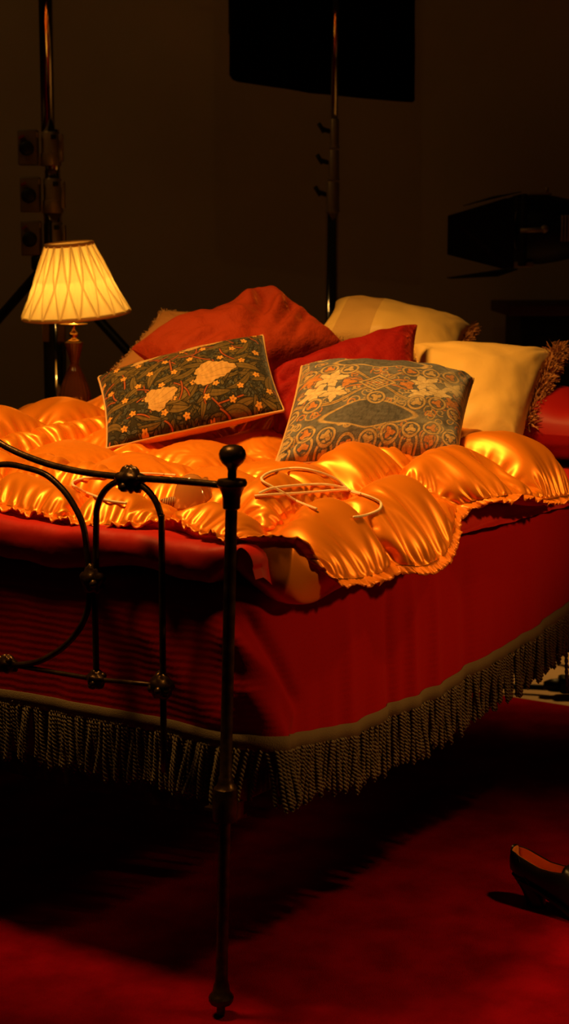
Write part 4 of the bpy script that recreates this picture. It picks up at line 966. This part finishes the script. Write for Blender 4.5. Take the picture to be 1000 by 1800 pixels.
leaf('barn_door', [q(897, 348, hw), q(800, 378, hw + .06), q(800, 444, hw + .06), q(897, 469, hw)])
leaf('barn_door', [q(908, 341, -hw + .01), q(860, 349, -hw - .0), q(820, 362, -hw + .02), q(820, 362, hw - .02), q(908, 341, hw - .01)])
leaf('barn_door', [q(905, 471, -hw + .01), q(868, 482, -hw - .04), q(792, 487, -hw + .05), q(792, 487, hw - .05), q(905, 471, hw - .01)])
MB().tube([q(906, 406, -hw - .012), q(948, 404, -hw - .012)], 4 * k5, 8).ball(q(947, 403, -hw - .012), 7 * k5, 12, 8).build('tilt_lever', M['pale'], sl)
MB().box(q(945, 343)[0], -.03, q(945, 343)[2], 40 * k5, .02, 5 * k5, bev=.002).tube([q(957, 341, -.03), q(957, 332, -.03)], 3 * k5, 8).build('top_bracket', M['pale'], sl)
MB().box(q(918, 463)[0], -.05, q(918, 463)[2], 34 * k5, .02, 9 * k5, bev=.002).build('lower_clip', M['pale'], sl)
for i in range(7): MB().box(q(978 + i * 5.5, 403)[0], -56 * k5, q(0, 402)[2], 3 * k5, 12 * k5, 44 * k5, bev=.001).build('vent_fin', M['pale'], sl)
# yoke and stand carrying it
sx_ = 70 * k5
MB().tube([(sx_ - .02, -hw - .02, Z0), (sx_, -hw - .02, Z0 - .16), (sx_, hw + .02, Z0 - .16), (sx_ - .02, hw + .02, Z0)], .009, 10).build('yoke', M['black'], sl)
MB().tube([(sx_, 0, Z0 - .16), (sx_, 0, .12)], .016, 14).build('stand_pole', M['chrome'], sl)
for an in (20, 140, 260):
    d = np.array([math.cos(math.radians(an)), math.sin(math.radians(an)), 0]); MB().tube([(sx_, 0, .50), np.array([sx_, 0, 0]) + d * .45 + [0, 0, .012]], .010, 8).build('stand_leg', M['black'], sl)

# ------------------------------------------------------------------ dark cabinet in the gloom
SY = 6.7; k5 = SY / F; cb0 = aty(917, 555, SY)
cw = .9; cab = thing('cabinet', 'black cabinet with dark red-brown overhanging top at far right', 'cabinet', Matrix.Translation((cb0[0] + cw / 2, SY + .25, 0)))
ct = cb0[2]
MB().box(0, 0, ct / 2, cw, .48, ct, bev=.004).build('carcass', M['black'], cab)
MB().box(0, -.01, ct + 10 * k5, cw + 54 * k5, .56, 20 * k5, bev=.006).build('cabinet_top', mat('dark_red_lacquer', (.05, .008, .006), .55), cab)
for sx in (-1, 1):
    d = MB().box(sx * cw * .245, -.245, ct * .5, cw * .46, .015, ct * .86, bev=.003).build('door', M['black'], cab); MB().ball((sx * .03, -.262, ct * .55), .012, 12, 8).build('knob', M['wood'], d)

# ------------------------------------------------------------------ cable and connector on the pale floor
a, b = atz(880, 1212, 0), atz(984, 1217, 0); pth = spline([a + [-.4, .06, .010], a + [-.1, .02, .010], a + [0, 0, .010], (a + b) / 2 + [0, .01, .010], b + [0, 0, .012]], 40)
tag(MB().tube(pth, .009, 8).build('power_cable', M['black']), 'black power cable lying along the carpet edge on the pale floor', 'cable')
cn_ = thing('cable_connector', 'chunky black cable connector on the pale floor beyond the carpet', 'connector', Matrix.Translation(Vector(b + [.035, 0, 0])))
MB().box(.02, 0, .026, .12, .06, .052, bev=.012).build('connector_body', M['black'], cn_); MB().lathe([(.012, 0), (.02, .02), (.022, .05)], 14, (-.085, 0, .022), axis=(1, 0, 0)).build('strain_relief', M['black'], cn_)

# ------------------------------------------------------------------ heeled lace-up shoe
hp_ = atz(934, 1589, 0); tp = atz(990, 1616, 0); dirv = (tp - hp_); yaw = math.atan2(dirv[1], dirv[0])
shoe = thing('shoe', 'black leather heeled lace-up shoe with orange lining standing on the carpet', 'shoe', Matrix.Translation(Vector(hp_)) @ Matrix.Rotation(yaw + .30, 4, 'Z'))
# x from heel (0) to toe; sections: x, half-width, sole z, top z, lateral centre
LN = .235; nS, nT = 44, 40
xs_ = np.linspace(-.048, LN, nS)
hwid = np.interp(xs_, [-.048, -.040, -.02, .03, .09, .14, .18, .215, .235], [.010, .020, .029, .031, .030, .036, .039, .030, .006])
solz = np.interp(xs_, [-.048, -.02, .03, .08, .12, .15, .235], [.070, .058, .050, .030, .012, .006, .012])
topz = np.interp(xs_, [-.048, -.03, 0, .03, .06, .09, .12, .15, .19, .22, .235], [.118, .116, .106, .097, .098, .104, .092, .070, .052, .040, .018])
V = []
for i in range(nS):
    for j in range(nT):
        a = 2 * math.pi * j / nT; cy, cz_ = math.cos(a), math.sin(a); e = .62
        hh_ = (topz[i] - solz[i]) / 2; y = hwid[i] * np.sign(cy) * abs(cy) ** e; z = solz[i] + hh_ + hh_ * np.sign(cz_) * abs(cz_) ** .8
        nar = 1 - .28 * max(0, (z - solz[i]) / (2 * hh_) - .5); V.append([xs_[i], y * nar, z])
V = np.array(V); Fs = []
open_x = (xs_ > -.047) & (xs_ < .088)
for i in range(nS - 1):
    for j in range(nT):
        a = 2 * math.pi * (j + .5) / nT
        if open_x[i] and open_x[i + 1] and math.sin(a) > .72: continue
        Fs.append((i * nT + j, i * nT + (j + 1) % nT, (i + 1) * nT + (j + 1) % nT, (i + 1) * nT + j))
Fs.append(tuple(range(nT))); Fs.append(tuple((nS - 1) * nT + j for j in range(nT))[::-1])
up = mesh_obj('upper', V, Fs, M['leather'], shoe, mats=[M['lining']]); sd = up.modifiers.new('s', 'SOLIDIFY'); sd.thickness = .0025; sd.offset = 1; sd.material_offset = 0
# lining as an inner skin, insole
Vl = V.copy().reshape(nS, nT, 3); cen = Vl.mean(1, keepdims=True); Vl = cen + (Vl - cen) * np.array([1, .93, .96]); Vl[:, :, 2] += .0012
kx = (xs_ > -.046) & (xs_ < .12); ii = np.where(kx)[0]
Vn = Vl[ii].reshape(-1, 3); Fl = []
for i in range(len(ii) - 1):
    for j in range(nT):
        a = 2 * math.pi * (j + .5) / nT
        if math.sin(a) > .72: continue
        Fl.append((i * nT + j, (i + 1) * nT + j, (i + 1) * nT + (j + 1) % nT, i * nT + (j + 1) % nT))
Fl.append(tuple(range(nT))[::-1])
mesh_obj('lining', Vn, Fl, M['lining'], shoe)
ins = [(x, w_ * .8, z + .014) for x, w_, z in zip(xs_, hwid, solz) if -.044 < x < .13]
Vi = np.array([[x, sg * w_, z] for x, w_, z in ins for sg in (-1, 1)]); mesh_obj('insole', Vi, [(2 * i, 2 * i + 1, 2 * i + 3, 2 * i + 2) for i in range(len(ins) - 1)], M['lining'], shoe)
# curved heel and sole
mb = MB(); hz = np.linspace(0, 1, 14); Vh = []
for k in hz:
    z = .0 + .060 * k; xc = .012 - .030 * k ** 1.6 + .002; rx = .024 + .006 * k ** 1.5; ry = .017 + .008 * k ** 1.4
    a = np.arange(24) * 2 * math.pi / 24; Vh.append(np.stack([xc + rx * np.cos(a) * np.where(np.cos(a) > 0, .8, 1), ry * np.sin(a), z + 0 * a], -1))
Vh = np.array(Vh); mb.add(Vh.reshape(-1, 3), [(i * 24 + j, i * 24 + (j + 1) % 24, (i + 1) * 24 + (j + 1) % 24, (i + 1) * 24 + j) for i in range(13) for j in range(24)] + [tuple(range(24))[::-1]])
mb.build('heel', M['leather'], shoe)
mb = MB(); Vs = []
for i in range(nS):
    if xs_[i] < -.02: continue
    w_ = hwid[i] + .003; z = solz[i]; Vs.append([[xs_[i], -w_, z], [xs_[i], w_, z], [xs_[i], w_, z - .006], [xs_[i], -w_, z - .006]])
Vs = np.array(Vs); m_ = len(Vs); mb.add(Vs.reshape(-1, 3), [(i * 4 + j, i * 4 + (j + 1) % 4, (i + 1) * 4 + (j + 1) % 4, (i + 1) * 4 + j) for i in range(m_ - 1) for j in range(4)] + [(0, 1, 2, 3), tuple((m_ - 1) * 4 + j for j in (3, 2, 1, 0))])
mb.build('sole', M['leather'], shoe, smooth_=False)
for i in range(4):
    x = .092 + i * .016; z = float(np.interp(x, xs_, topz)); hw_ = .016
    MB().tube([(x, -hw_, z - .004), (x + .004, 0, z + .004), (x + .008, hw_, z - .004)], .002, 6).build('lace', M['leather'], shoe)
    MB().tube([(x + .0045 * math.cos(a), -.022, z - .012 + .0045 * math.sin(a)) for a in np.linspace(0, 2 * math.pi, 12, endpoint=False)], .001, 5, closed=True).build('eyelet', M['brass'], shoe)
MB().tube([(-.018, -.0265, .105), (-.008, -.0295, .085), (.002, -.031, .066), (.014, -.0305, .052)], .0012, 6).build('back_seam', M['leather'], shoe)
bpy.context.view_layer.update()
